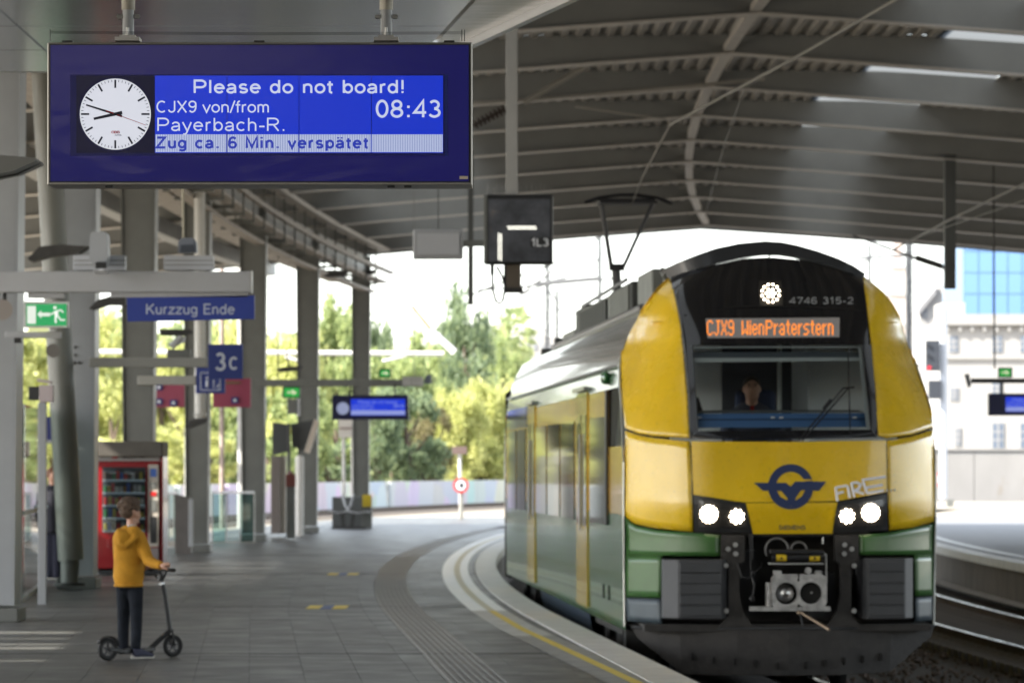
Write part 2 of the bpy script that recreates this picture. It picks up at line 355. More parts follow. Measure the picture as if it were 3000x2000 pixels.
# tactile tiles with ribs
TL = .9
for j in range(int(30 / TL), int(112 / TL)):
    Y0 = j * TL; b_ = MB(); seg(b_, -1.79, -1.36, Y0, Y0 + TL, -.033, .001)
    if Y0 < 75:
        for k in range(8):
            o = -1.775 + k * .0565; seg(b_, o, o + .026, Y0 + .02, Y0 + TL - .02, 0, .009, 0)
    b_.build('tactile_tile', tile_m, plat)
# painted lines
def shift(Y): return 0 if Y > 42 else (42 - Y) * .017
worn = mat('white_line_worn', (.26, .26, .25), .5, var=.3, vs=5, spots=.6, sps=7, spotcol=(.12, .12, .115))
for ya, yb_, m_ in ((12, 40, worn), (40, 47, mat('white_line_half_worn', (.48, .48, .47), .5, var=.25, vs=4, spots=.6, sps=7, spotcol=(.2, .2, .19))), (47, 136, whiteline)):
    strip(lambda Y: -.84 + shift(Y), lambda Y: -.66 + shift(Y), ya, yb_, .0045, 60).build('white_line', m_, plat)
    strip(lambda Y: -.575 + shift(Y), lambda Y: -.45 + shift(Y), ya, yb_, .0045, 60).build('white_line', m_, plat)
strip(lambda Y: -.66 + shift(Y), lambda Y: -.575 + shift(Y), 12, 47, .0055, 40).build('yellow_line', yellowline, plat)
strip(lambda Y: -.66 + shift(Y), lambda Y: -.575 + shift(Y), 47, 136, .0055, 60).build('yellow_line', mat('yellow_line_worn', (.60, .56, .40), .5, var=.1, vs=3), plat)
# drain joints across the platform
dj = MB()
for Y in (36.2, 48.5, 63.4, 77): seg(dj, -8.2, -.36, Y, Y + .035, .0, .0035, 0)
dj.build('drain_slot', mat('drain', (.02, .02, .02), .8), plat)
# floor stickers
for (x0, x1, y, lab) in ((962, 1050, 1681, 'yellow and blue'), (902, 1018, 1778, 'yellow and blue')):
    Yd = 1.55 * F / (y - HY); t = thing('floor_sticker', '', 'floor marking', P((x0 + x1) / 2, y, Yd), 'taped floor markings on the platform')
    t['label'] = 'yellow and blue tape on the paving, ' + ('farther of the two' if y < 1700 else 'nearer of the two')
    a, b_, w_ = P(x0, y, Yd).x, P(x1, y, Yd).x, .55
    z = .006
    for (f0, f1, m_) in ((0, .35, yellowline), (.35, .65, mat('tape_blue', (.05, .09, .25), .5)), (.65, 1, yellowline)):
        onebox('tape', m_, t, a + (b_ - a) * f0, a + (b_ - a) * f1, Yd - w_, Yd + w_, .002, z)

# opposite platform
plat2 = strip(8.5, 17, -64, 140, -.01).build('opposite_platform', mat('asphalt_pale', (.17, .17, .175), .5, var=.12, vs=1.5, bump=.15, bs=60)); plat2['kind'] = 'structure'
strip(8.53, 8.53, -20, 140, -.02, z1=-.8).build('platform_wall', face_m, plat2)
for j in range(44, 120):
    b_ = MB(); seg(b_, 8.46, 8.80, j, j + 1, -.13, .012, .006); b_.build('coping_stone', cope_m, plat2)
strip(9.05, 9.25, 20, 138, .004, 60).build('white_line', whiteline, plat2)
strip(8.45, 8.15, -20, 140, -.62, 60).build('cable_duct', concrete, plat2)
fb3 = strip(8.4, 60, 140.2, 420, -.13).build('gravel_yard', ballast_pale); fb3['kind'] = 'structure'

# tracks
rail_m = mat('rail_side', (.07, .045, .03), .8, .1, var=.3, vs=4)
rail_top = mat('rail_top', (.65, .63, .6), .28, 1, rvar=.1)
sleeper_m = mat('sleeper_concrete', (.15, .135, .12), .85, var=.3, vs=5, bump=.2)
def track(offc, Y0, Y1, zt, name, sl0, sl1):
    t = link(bpy.data.objects.new(name, None)); t['kind'] = 'structure'; ORG[t.name] = Vector()
    for s in (-1, 1):
        o = offc + s * .7535; n = int((Y1 - Y0) / 1.5); rows = []; top = []
        for i in range(n + 1):
            Y = Y0 + (Y1 - Y0) * i / n; c = C(o, Y, zt)
            pr = [(-.07, -.155), (.07, -.155), (.065, -.14), (.012, -.125), (.012, -.04), (.036, -.03), (.036, -.002), (-.036, -.002), (-.036, -.03), (-.012, -.04), (-.012, -.125), (-.065, -.14)]
            rows.append([c + Vector((x, 0, z)) for x, z in pr]); top.append([c + Vector((-.034, 0, 0)), c + Vector((.034, 0, 0))])
        r_ = MB().loft(rows).build('rail', rail_m, t); MB().grid(top).build('rail_head', rail_top, r_)
    proto = None; j = 0; Y = sl0
    while Y < sl1:
        c = C(offc, Y, zt - .155)
        if proto is None:
            proto = MB().obox((0, 0, -.06), (2.5, .26, .20)).obox((-.75, 0, .045), (.34, .22, .02)).obox((.75, 0, .045), (.34, .22, .02)).build('sleeper', sleeper_m, t, bevel=.02)
            s_ = proto
        else: s_ = link(proto.copy())
        s_.location = c; s_.rotation_euler.z = -(E(Y + 1) - E(Y)); Y += .6
    return t
track(1.65, -60, 200, -.55, 'railway_track', 30, 44)
track(6.55, -60, 230, -.55, 'railway_track', 44, 92)
track(-11.3, 60, 290, .10, 'railway_track', 120, 200)
# loose stones between the tracks
st = MB()
for i in range(5200):
    Y = 30 + rnd.random() ** 1.6 * 45; o = rnd.uniform(2.6, 8.1); s = rnd.uniform(.018, .042)
    if abs(o - 5.8) < .06 or abs(o - 7.3) < .06: continue
    c = C(o, Y, -.77 + rnd.uniform(0, .03)); M = Matrix.Rotation(rnd.uniform(0, 6), 3, (rnd.random(), rnd.random(), rnd.random() + .1))
    vs = [c + M @ (Vector(v) * s * rnd.uniform(.7, 1.3)) for v in ((1, 0, 0), (-1, 0, 0), (0, 1, 0), (0, -1, 0), (0, 0, 1), (0, 0, -1))]
    st.add(vs, [(0, 2, 4), (2, 1, 4), (1, 3, 4), (3, 0, 4), (2, 0, 5), (1, 2, 5), (3, 1, 5), (0, 3, 5)])
so = st.build('gravel', mat('stone', (.12, .09, .07), .9, var=.6, vs=12)); so['kind'] = 'stuff'
tag(so, 'dark brown ballast stones between the rails', 'gravel')

# ------------------------------------------------------------------ station roof
roof = thing('station_roof', 'wide shallow gabled steel roof with corrugated deck over the tracks', 'roof', (0, 0, 0))
roof_steel = mat('roof_steel', (.25, .257, .252), .5, var=.1, vs=1)
deck_m = mat('corrugated_deck', (.44, .425, .40), .5, .2, var=.1, vs=1)
flange_m = mat('flange_bounce_lit', (.56, .53, .49), .5, var=.08)  # paler than the web: light bounced up from below is put into the colour
RO = 3.68
def zb(o): return 8.05 - .070 * abs(o - RO) - .0009 * (o - RO) ** 2      # bottom of the beams
def zd(o): return zb(o) + .27 + .060 * min(3, abs(o - RO)) + .012 * max(0, abs(o - RO) - 3)      # underside of the deck
OL, OR_ = -15.0, 22.0  # left edge carried on beyond view, placed to keep sun off the floor
def beam(Y, last=False):
    N = 30; web = []; fl = []; m1 = MB(); m2 = MB()
    offs = sorted([OL + (OR_ - OL) * i / N for i in range(N + 1)] + [RO])
    rw = []; rf = []
    for o in offs:
        x = E(Y) + o
        a, b_ = zb(o), zd(o) + .062
        rw.append([Vector((x, Y - .012, a)), Vector((x, Y + .012, a)), Vector((x, Y + .012, b_)), Vector((x, Y - .012, b_))])
        rf.append([Vector((x, Y - .16, a - .03)), Vector((x, Y + .16, a - .03)), Vector((x, Y + .16, a)), Vector((x, Y - .16, a))])
    m1.loft(rw); m2.loft(rf)
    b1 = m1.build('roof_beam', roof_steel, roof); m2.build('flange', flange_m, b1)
BY = [44 + 6 * k for k in range(-18, 13)]
for Y in BY: beam(Y)
# corrugated deck, one sheet per bay on either side of the glazed strips
def deck(o0, o1, Y0, Y1, m_, corr=True, name='roof_panel'):
    rows = [[], []]; o = o0; ph = 0
    if corr:
        prof = []
        while o < o1: prof += [(o, 0), (o + .09, 0), (o + .12, .05), (o + .21, .05)]; o += .24
        prof.append((o1, 0))
    else: prof = [(o0 + (o1 - o0) * i / 6, .02) for i in range(7)]
    for i, Y in enumerate((Y0 + .005, Y1 - .005)): rows[i] = [C(q, Y, zd(q) + h + .005) for q, h in prof]
    return MB().grid(rows).build(name, m_, roof)
def skymat():
    m = bpy.data.materials.new('skylight_glazing'); m.use_nodes = True; nt = m.node_tree; L = nt.links.new
    nt.nodes.remove(nt.nodes['Principled BSDF']); t = nt.nodes.new('ShaderNodeBsdfTranslucent'); t.inputs[0].default_value = (.15, .16, .165, 1)
    tr = nt.nodes.new('ShaderNodeBsdfTransparent'); tr.inputs[0].default_value = (.05, .052, .055, 1)
    x = nt.nodes.new('ShaderNodeMixShader'); x.inputs[0].default_value = .3; L(t.outputs[0], x.inputs[1]); L(tr.outputs[0], x.inputs[2]); L(x.outputs[0], nt.nodes['Material Output'].inputs[0]); return m
skyl = skymat()
for Y in BY[:-1]:
    if Y in (26, 32, 50, 56, 62):
        g0, g1 = (-14.8, -13.75) if Y < 45 else (-13.9, -12.3); deck(OL, g0, Y, Y + 6, deck_m); deck(g1, -4.4, Y, Y + 6, deck_m); q = Y
        while q < Y + 5.6:
            ln = .3 + 1.1 * rnd.random(); deck(g0, g1, q, q + ln, deck_m, False, 'sun_gap_slat'); q += ln + .12 + .5 * rnd.random()  # gaps added in the unseen roof side to let sun streaks through
    else: deck(OL, -4.4, Y, Y + 6, deck_m)
    deck(-4.4, -.9, Y, Y + 6, skyl, False, 'skylight')
    s0, s1 = {62: (6.8, 9.0), 68: (6.2, 8.5), 74: (5.6, 7.7)}.get(Y, (5.8, 7.5))
    deck(-.9, s0, Y, Y + 6, deck_m); deck(s0, s1, Y, Y + 6, skyl, False, 'skylight'); deck(s1, OR_, Y, Y + 6, deck_m)
# ridge purlin and longitudinal members
for Y in BY[:-1]:
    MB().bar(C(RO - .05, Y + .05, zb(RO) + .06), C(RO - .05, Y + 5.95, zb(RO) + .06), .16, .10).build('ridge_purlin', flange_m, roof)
def longi(off, z, w_, h_, m_, name, Y0=20, Y1=116, parent=roof):
    n = int((Y1 - Y0) / 4); rows = []
    for i in range(n + 1):
        Y = Y0 + (Y1 - Y0) * i / n; c = C(off, Y, z); rows.append([c + Vector((a * w_ / 2, 0, b_ * h_ / 2)) for a, b_ in ((-1, -1), (1, -1), (1, 1), (-1, 1))])
    return MB().loft(rows).build(name, m_, parent)
longi(-4.95, 7.36, .26, .10, mat('gutter_bounce_lit', (.40, .37, .33), .45, var=.1), 'gutter')  # pale colour carries the bounced light that falls on the gutter
longi(-5.6, 7.0, .3, .45, roof_steel, 'edge_girder')
longi(-14.8, zb(-14.8) - .15, .3, .3, roof_steel, 'edge_girder')
# ceiling fascia at the far end
N = 12
fas = MB(); rr = []
for i in range(N + 1):
    o = OL + (OR_ - OL) * i / N; x = E(116) + o; rr.append([Vector((x, 116.2, zb(o) - .10)), Vector((x, 116.28, zb(o) - .10)), Vector((x, 116.28, zd(o) + .35)), Vector((x, 116.2, zd(o) + .35))])
fas.loft(rr).build('fascia', roof_steel, roof)

# columns along the left
def column(Y, lab, wd=.46, off=-5.6):
    b0 = C(off, Y, 0); t = thing('steel_column', lab, 'column', b0, 'steel columns carrying the roof along the left of the platform')
    zt = 7.2; wt = wd * 1.15; wb = wd * .88
    def sect(z0, z1, w0, w1, dx=0):
        m = MB()
        def rect(z, w_, cy, ty): return [Vector((b0.x + s * w_ / 2, b0.y + cy + q * ty / 2, z)) for s, q in ((-1, -1), (1, -1), (1, 1), (-1, 1))]
        m.loft([rect(z0, w0, 0, .5), rect(z1, w1, 0, .5)])
        return m
    sect(.16, zt, wb, wt).build('shaft', paint_light if Y < 60 else paint_grey, t, bevel=.01)
    for s in (-1, 1):
        m = MB(); m.loft([[Vector((b0.x + s * (wb / 2 + .012) + a * .012, b0.y + q * .30, .16)) for a, q in ((-1, -1), (1, -1), (1, 1), (-1, 1))],
                          [Vector((b0.x + s * (wt / 2 + .012) + a * .012, b0.y + q * .30, zt)) for a, q in ((-1, -1), (1, -1), (1, 1), (-1, 1))]])
        m.build('flange', paint_light if Y < 60 else paint_grey, t)
    MB().box(b0.x - wb / 2 - .07, b0.x + wb / 2 + .07, b0.y - .38, b0.y + .38, 0, .14).build('base_plate', paint_grey, t, bevel=.01)
    m = MB()
    for s in (-1, 1):
        m.disc((b0.x + s * .03, b0.y - .25, 2.9), .02, t=.02, n=8)
    for z in (3.0, 3.1): m.disc((b0.x - .02, b0.y - .25, z), .018, t=.02, n=8)
    if Y == 56: m.build('bolt', dark_steel, t)
    return t
column(44, 'nearest light grey steel column at the left edge of the picture', .56, -5.86)
column(56, 'light grey steel column behind the leaning round pillar', .42)
column(68, 'grey steel column rising behind the red vending machine', .45)
column(80, 'dark grey steel column carrying the 3c sign, beside the waste bin', .40)
column(92, 'dark grey steel column with a long arm holding the far departure display', .46)
column(104, 'dark grey steel column between the tilted info panel and the benches', .44)
column(116, 'farthest dark grey steel column behind the benches, under the roof end', .40)
# right-hand columns on the opposite platform
for k, Y in enumerate((32, 56, 80, 104)):
    b0 = C(14.5, Y, 0); t = thing('steel_column', 'grey steel column on the opposite platform, outside the right edge of the picture', 'column', b0, 'roof columns standing on the opposite platform')
    MB().box(b0.x - .22, b0.x + .22, b0.y - .25, b0.y + .25, 0, 7.1).build('shaft', paint_grey, t); MB().box(b0.x - .3, b0.x + .3, b0.y - .35, b0.y + .35, 0, .14).build('base_plate', paint_grey, t)

# smooth metal soffit over the near display
sof_m = mat('soffit_panel', (.36, .37, .37), .16, .85, var=.05, vs=.7, bump=.05, bs=1.2, stretch=(1, 6, 1))
soff = thing('ceiling_soffit', 'low smooth metal panel ceiling above the near departure display', 'ceiling', (0, 20, 4.4))
ZS = 4.4
rowsY = [31.2, 29.6, 28.0, 26.4, 24.8, 21.6, 18.4, 12, 4, -6]
for a, b_ in zip(rowsY[1:], rowsY[:-1]):
    for x0, x1 in ((-13, -6.6), (-6.58, -3.2)):
        MB().box(x0, x1, a + .012, b_ - .012, ZS, ZS + .06).build('ceiling_panel', sof_m, soff)
    def gl(Y): return -.502 + (28.96 - Y) * .108
    MB().add([(-3.18, a + .012, ZS), (gl(a + .012) - .02, a + .012, ZS), (gl(b_ - .012) - .02, b_ - .012, ZS), (-3.18, b_ - .012, ZS)], [(0, 1, 2, 3)]).build('ceiling_panel', sof_m, soff)
edge_m = mat('edge_panel', (.62, .60, .56), .22, .3, var=.2, vs=3, bump=.1, bs=2, stretch=(1, 5, 1))
def er(Y): return -.274 + (29.07 - Y) * .221
prev = None
for a, b_ in ((26.0, 29.3), (20, 25.98), (10, 19.98), (-6, 9.98)):
    A = [(gl(a) + .02, a, ZS + .01), (er(a), a, ZS + .02), (er(b_), b_, ZS + .02), (gl(b_) + .02, b_, ZS + .01)]
    MB().add(A, [(0, 1, 2, 3)]).build('edge_panel', edge_m, soff)
MB().bar((er(29.3), 29.3, ZS), (er(-6), -6, ZS), .05, .07).build('edge_trim', mat('bluish_trim', (.5, .53, .58), .3, .6), soff)
MB().add([(gl(31.2) - .1, 31.2, ZS + .3), (gl(31.2) + .1, 31.2, ZS + .3), (gl(-6) + .1, -6, ZS + .3), (gl(-6) - .1, -6, ZS + .3)], [(0, 1, 2, 3)]).build('dark_joint', black_p, soff)
MB().box(-13, -.75, 31.2, 31.3, ZS, 6.2).build('fascia', paint_light, soff)

# the hall wall behind the viewer
hall = thing('station_hall', 'grey station hall wall with window bands closing the tracks behind the viewer', 'building', (0, -66, 0))
MB().box(-30, 36, -66.5, -66, -1.2, 3.2).box(-30, 36, -66.5, -66, 4.6, 10).build('wall', mat('hall_wall', (.16, .16, .17), .6), hall)
for k in range(16): MB().box(-30 + k * 4.1, -29.6 + k * 4.1, -66.4, -66.1, 3.2, 4.6).build('mullion', paint_grey, hall)
MB().box(-30, 36, -66.3, -66.28, 3.2, 4.6).build('window_band', mat('hall_glass', (.05, .06, .08), .1), hall)
# ------------------------------------------------------------------ near departure display
def face(name, px0, py0, px1, py1, Y, m, parent, t=.004, bevel=0):
    a, b = P(px0, py1, Y), P(px1, py0, Y)
    return MB().box(a.x, b.x, Y, Y + t, a.z, b.z).build(name, m, parent, bevel=bevel)
YB = 16.5
disp = thing('departure_display', 'big blue departure display with clock, sharp in the foreground, reading Please do not board', 'display', P(760, 540, YB + .12))
cas = mat('display_casing', (.33, .32, .30), .35, .6)
a, b = P(138, 542, YB), P(1383, 124, YB)
MB().box(a.x, b.x, YB + .004, YB + .24, a.z, b.z).build('casing', cas, disp, bevel=.004)
face('black_seal', 144, 129, 1378, 535, YB, black_p, disp, .01)
def boardglass():
    m = mat('display_front', lin((18, 18, 60)), .06, var=.12, vs=2); nt = m.node_tree; b = nt.nodes['Principled BSDF']
    b.inputs['Emission Color'].default_value = (*lin((30, 28, 100)), 1); b.inputs['Emission Strength'].default_value = .55 / 2 ** EXP  # faint blue glow added to the panel in place of reflections
    n = nt.nodes.new('ShaderNodeTexNoise'); n.inputs['Scale'].default_value = 3; n.inputs['Detail'].default_value = 1; n.inputs['Distortion'].default_value = 1.5
    bp = nt.nodes.new('ShaderNodeBump'); bp.inputs['Strength'].default_value = .12; bp.inputs['Distance'].default_value = .01
    nt.links.new(n.outputs[0], bp.inputs['Height']); nt.links.new(bp.outputs[0], b.inputs['Normal']); return m
face('front_panel', 148, 133, 1373, 531, YB - .004, boardglass(), disp, .006)
face('screen_recess', 206, 219, 1312, 456, YB - .007, mat('recess_blue', lin((30, 34, 110)), .3), disp, .004)
lcd = emis('lcd_blue', (22, 52, 206), .85, (.01, .02, .10)); lcd_w = emis('lcd_pale', (176, 186, 214), 1.0, (.1, .1, .12)); lcd_t = emis('lcd_text', (196, 204, 232), 1.0)
for x0, x1 in ((454, 664), (666, 875), (877, 1087), (1089, 1298)):
    s_ = face('lcd_module', x0, 222, x1, 448, YB - .010, lcd, disp, .004)
    face('lcd_ticker', x0 + 1, 394, x1 - 1, 446, YB - .012, lcd_w, s_, .002)
YT = YB - .0135
# ticker ruled into fine columns
m = MB()
for i in range(168):
    x = 455 + i * 5.02; a, b = P(x, 446, YT), P(x + 1.6, 394, YT); m.add([(a.x, YT, a.z), (b.x, YT, a.z), (b.x, YT, b.z), (a.x, YT, b.z)], [(0, 1, 2, 3)])
m.build('lcd_columns', emis('lcd_mid', (120, 134, 190), 1.0), disp)
letters('display_text', 'Please do not board!', 566, 1187, 235, 273, YT, lcd_t, disp, .17, .06)
letters('display_text', 'CJX9', 457, 577, 296, 330, YT, lcd_t, disp, .13, .06)
letters('display_text', 'von/from', 593, 791, 296, 330, YT, lcd_t, disp, .13, .02)
letters('display_text', 'Payerbach-R.', 459, 838, 346, 384, YT, lcd_t, disp, .12, .06)
letters('display_text', '08:43', 1100, 1293, 294, 344, YT, lcd_t, disp, .15, .07)
letters('display_text', 'Zug ca. 6 Min. versp\u00e4tet', 457, 1079, 402, 434, YT - .001, emis('lcd_ink', (34, 54, 170), 1.0), disp, .21, .12)
# clock
face('clock_panel', 224, 222, 452, 448, YB - .010, mat('clock_panel', lin((24, 26, 74)), .25), disp, .003)
cc = P(338, 335, YB - .012); cr = 104 * YB / F
clockm = emis('clock_face', (214, 218, 232), .82, (.35, .35, .36))
ck = MB().disc(cc, cr, n=64, t=.003).build('clock_face', clockm, disp)
ink = mat('clock_ink', (.006, .008, .03), .4)
yk = cc.y - .0045
def hand(ang, r0, r1, w0, w1, y, name, m):
    s_, c_ = math.sin(R(ang)), math.cos(R(ang)); d = Vector((s_, 0, c_)); n_ = Vector((c_, 0, -s_)); o = Vector((cc.x, y, cc.z))
    MB().add([o + d * r0 + n_ * w0, o + d * r1 + n_ * w1, o + d * r1 - n_ * w1, o + d * r0 - n_ * w0], [(0, 1, 2, 3)]).build(name, m, ck)
mk = MB()
for i in range(60):
    d = Vector((math.sin(R(i * 6)), 0, math.cos(R(i * 6)))); n_ = Vector((d.z, 0, -d.x)); o = Vector((cc.x, yk, cc.z))
    r0, w_ = (.735, .026) if i % 5 == 0 else (.90, .008)
    mk.add([o + d * cr * r0 + n_ * cr * w_, o + d * cr * .965 + n_ * cr * w_, o + d * cr * .965 - n_ * cr * w_, o + d * cr * r0 - n_ * cr * w_], [(0, 1, 2, 3)])
mk.build('minute_marks', ink, ck)
hand(257.5, -cr * .2, cr * .62, cr * .048, cr * .034, yk - .001, 'hour_hand', ink)
hand(287.5, -cr * .2, cr * .86, cr * .034, cr * .022, yk - .002, 'minute_hand', ink)
hand(110, -cr * .28, cr * .92, cr * .011, cr * .006, yk - .003, 'second_hand', mat('red_ink', (.5, .01, .015), .4))
MB().disc((cc.x, yk - .0032, cc.z), cr * .045, t=.001, n=16).build('clock_boss', ink, ck)
letters('clock_print', '\u00d6BB', 326, 351, 384, 391, yk - .0005, MATS['red_ink'], ck, .24)
letters('clock_print', 'INFRA', 336, 356, 394.5, 398.5, yk - .0005, ink, ck, .2, .05)
face('maker_tag', 1346, 516, 1371, 525, YB - .006, mat('tag_cream', (.55, .48, .32), .5), disp, .002)
face('side_strip', 1304, 218, 1311, 458, YB - .0085, mat('strip_blue', lin((26, 44, 130)), .4), disp, .002)
for px in (376, 1132):
    c = P(px, 122, YB + .12); r_ = .026
    m = MB().tube([(c.x, c.y, c.z + .12), (c.x, c.y, 4.42)], r_, 20); m.build('hanger_pole', mat('aged_pole', (.34, .32, .27), .5, .3, var=.3, vs=9), disp, smooth=True)
    MB().tube([(c.x, c.y, c.z + .01), (c.x, c.y, c.z + .125)], .022, 20).build('pole_foot', paint_light, disp, smooth=True)
    MB().box(c.x - .047, c.x + .047, c.y - .06, c.y + .06, c.z - .002, c.z + .012).box(c.x - .03, c.x + .03, c.y - .05, c.y + .05, c.z + .012, c.z + .02).build('flange', galv, disp)
    m = MB()
    for s in (-1, 1): m.tube([(c.x + s * .024, c.y, c.z + .095), (c.x + s * .042, c.y, c.z + .095)], .009, 8)
    m.tube([(c.x - .045, c.y, c.z + .095), (c.x + .045, c.y, c.z + .095)], .004, 6); m.tube([(c.x, c.y - .03, c.z + .012), (c.x, c.y - .03, c.z + .05)], .006, 8); m.tube([(c.x, c.y - .03, c.z + .02), (c.x, c.y - .03, c.z + .03)], .011, 6)
    m.build('bolt', galv, disp)
m = MB()
for px in (198, 760, 1316): a = P(px, 123, YB + .03); m.box(a.x - .02, a.x + .02, a.y - .01, a.y + .03, a.z - .01, a.z + .004)
for px in (320, 1146, 1195): a = P(px, 545, YB + .05); m.box(a.x - .014, a.x + .014, a.y - .01, a.y + .03, a.z - .006, a.z + .008)
m.build('latch', black_p, disp)
m = MB()
for px in (147, 1353, 1361): a = P(px, 122, YB + .04); m.tube([a, a + Vector((0, 0, .045))], .0018, 5)
for k in range(3): m.tube([P(147, 92 + k * 3, YB + .04), P(760, 97 + k * 3, YB + .04), P(1358, 94 + k * 3, YB + .04)], .0007, 4)
m.build('bird_wire', black_m, disp)

# ------------------------------------------------------------------ train
X0, Y0, TH = 2.497, 39.0, .052
ct, st_ = math.cos(TH), math.sin(TH)
tr = thing('commuter_train', 'yellow and green electric train with lit headlamps approaching along the curved platform', 'train', (X0, Y0, 0))
tr.rotation_euler.z = TH
ORG[tr.name] = Vector()             # parts are built in the train's own axes
HW = [(-.6, 1.405), (1.1, 1.425), (2.23, 1.42), (2.6, 1.375), (2.8, 1.31), (2.97, 1.23), (3.2, 1.07), (3.33, .93), (3.45, .75), (3.7, .4)]
def hw(z):
    if z <= HW[0][0]: return HW[0][1]
    for (a, x), (b, y) in zip(HW, HW[1:]):
        if z <= b: return x + (y - x) * (z - a) / (b - a)
    return HW[-1][1]
def rake(z):
    if z < 1.2: return .22 * (1.2 - z) if z > .95 else .055
    r = .06 * (min(z, 1.85) - 1.2)
    if z > 1.85: q = z - 1.85; r += .50 * q + .20 * q * q
    return r
def DN(u, z):
    t = min(1, abs(u) / hw(z)); q = max(0, min(1, (z - 1.85) / .75)); q = q * q * (3 - 2 * q); p = max(0, min(1, (z - 2.65) / .65)); p = p * p * (3 - 2 * p); c0 = .45 + .28 * p
    return rake(z) + .12 * t * t + (.62 + .55 * q * (1 - p)) * (1 - .55 * p) * max(0, (t - c0) / (1 - c0)) ** 2.6
def tw(u, d, z):                  # train axes -> world
    return Vector((X0 + u * ct - d * st_, Y0 + u * st_ + d * ct, z))
def S(px, py, off=0.0, dd=None):
    """point of the nose surface (train axes) seen at a pixel of the photograph; off = proud of the surface"""
    Y = Y0 + .3; u = z = d = 0
    for _ in range(14):
        X = (px - CX) * Y / F; z = EYE - (py - HY) * Y / F
        dx, dy = X - X0, Y - Y0; u = dx * ct + dy * st_
        h = hw(z) * .9995; u = max(-h, min(h, u)) if dd is None else u
        d = DN(u, z) if dd is None else dd
        Yn = Y0 + u * st_ + d * ct; Y = Y + (Yn - Y) * .7
    return Vector((u, d - off, z))
def samp(pl, t):
    L_ = [0]
    for a, b in zip(pl, pl[1:]): L_.append(L_[-1] + math.hypot(b[0] - a[0], b[1] - a[1]))
    t *= L_[-1]
    for i in range(len(pl) - 1):
        if t <= L_[i + 1] or i == len(pl) - 2:
            f = (t - L_[i]) / max(1e-6, L_[i + 1] - L_[i]); f = min(1, max(0, f))
            return (pl[i][0] + (pl[i + 1][0] - pl[i][0]) * f, pl[i][1] + (pl[i + 1][1] - pl[i][1]) * f)
def coons(top, right, bottom, left, nu=10, nv=10, off=0, mb=None, dd=None):
    mb = mb or MB(); rows = []
    c00, c10, c01, c11 = top[0], top[-1], bottom[0], bottom[-1]
    for j in range(nv + 1):
        v = j / nv; row = []
        Lp, Rp = samp(left, v), samp(right, v)
        for i in range(nu + 1):
            u = i / nu; T, B = samp(top, u), samp(bottom, u)
            p = [(1 - v) * T[k] + v * B[k] + (1 - u) * Lp[k] + u * Rp[k] - ((1 - u) * (1 - v) * c00[k] + u * (1 - v) * c10[k] + (1 - u) * v * c01[k] + u * v * c11[k]) for k in (0, 1)]
            row.append(S(p[0], p[1], off, dd))
        rows.append(row)
    return mb.grid(rows)
def quadp(x0, y0, x1, y1, x2, y2, x3, y3, **k):     # corners TL TR BR BL
    return coons([(x0, y0), (x1, y1)], [(x1, y1), (x2, y2)], [(x3, y3), (x2, y2)], [(x0, y0), (x3, y3)], **k)
yel = mat('train_yellow', (.80, .52, .012), .28, var=.10, vs=1.6, coat=.5, spots=.4, sps=34, spotcol=(.26, .18, .04), rvar=.08)
grn = mat('train_green', (.042, .125, .028), .34, var=.12, vs=3, coat=.25, spots=.35, sps=22, spotcol=(.05, .07, .04))
gry = mat('train_skirt_grey', (.055, .075, .09), .45, var=.12, vs=4)
blk = mat('mask_black', (.008, .009, .012), .13, coat=.7, spots=.35, sps=30, spotcol=(.10, .10, .10))
gap_m = mat('seam_dark', (.008, .007, .006), .8)
soot = mat('sooty_iron', (.028, .025, .023), .65, var=.35, vs=7, bump=.25, bs=40, spots=.3, sps=30, spotcol=(.10, .08, .065))
# dark shell just behind all nose panels so that the seams read as gaps
sh = MB(); rows = []
for j in range(30):
    z = .10 + (3.30 - .10) * j / 29; r_ = []
    if 1.85 < z < 2.72: continue
    for i in range(29):
        u = -1 + 2 * i / 28; r_.append(Vector((u * hw(z) * .985, DN(u * hw(z), z) + .11, z)))
    rows.append(r_)
lo = [r for r in rows if r[0].z < 1.9]; hi = [r for r in rows if r[0].z > 2.6]
lo = [r for r in lo if r[0].z > 1.02]
sh.grid(lo); sh.grid(hi)
body0 = sh.build('nose_frame', gap_m, tr)
for s in (-1, 1):
    rows = []
    for j in range(24):
        z = 1.0 + (3.3 - 1.0) * j / 23; rows.append([Vector((s * q * hw(z), DN(q * hw(z), z) + .11, z)) for q in (.74, .82, .9, .985)])
    MB().grid(rows).build('nose_frame', gap_m, tr)
TK = .018
coons([(1958, 817), (1963, 817)], [(1963, 817), (1978, 871), (1993, 948), (2004, 1044), (2014, 1158), (2020, 1283)],
      [(1829, 1253), (1866, 1268), (1909, 1276), (2020, 1285)], [(1958, 817), (1909, 860), (1852, 925), (1817, 986), (1806, 1024), (1813, 1070), (1821, 1139), (1827, 1216), (1829, 1253)], 28, 40).build('cheek_panel', yel, tr, smooth=True, solid=TK)
coons([(2528, 812), (2533, 810)], [(2533, 810), (2589, 855), (2640, 918), (2691, 1020), (2723, 1148), (2737, 1250)],
      [(2574, 1275), (2600, 1283), (2671, 1272), (2737, 1250)], [(2528, 812), (2541, 902), (2553, 997), (2565, 1135), (2574, 1275)], 28, 40).build('cheek_panel', yel, tr, smooth=True, solid=TK)
coons([(1829, 1260), (1866, 1274), (1909, 1282), (2020, 1292)], [(2020, 1292), (2026, 1400), (2029, 1557)],
      [(1829, 1510), (1857, 1533), (1920, 1546), (2029, 1557)], [(1829, 1260), (1826, 1400), (1829, 1510)], 16, 12).build('cheek_panel', yel, tr, smooth=True, solid=TK)
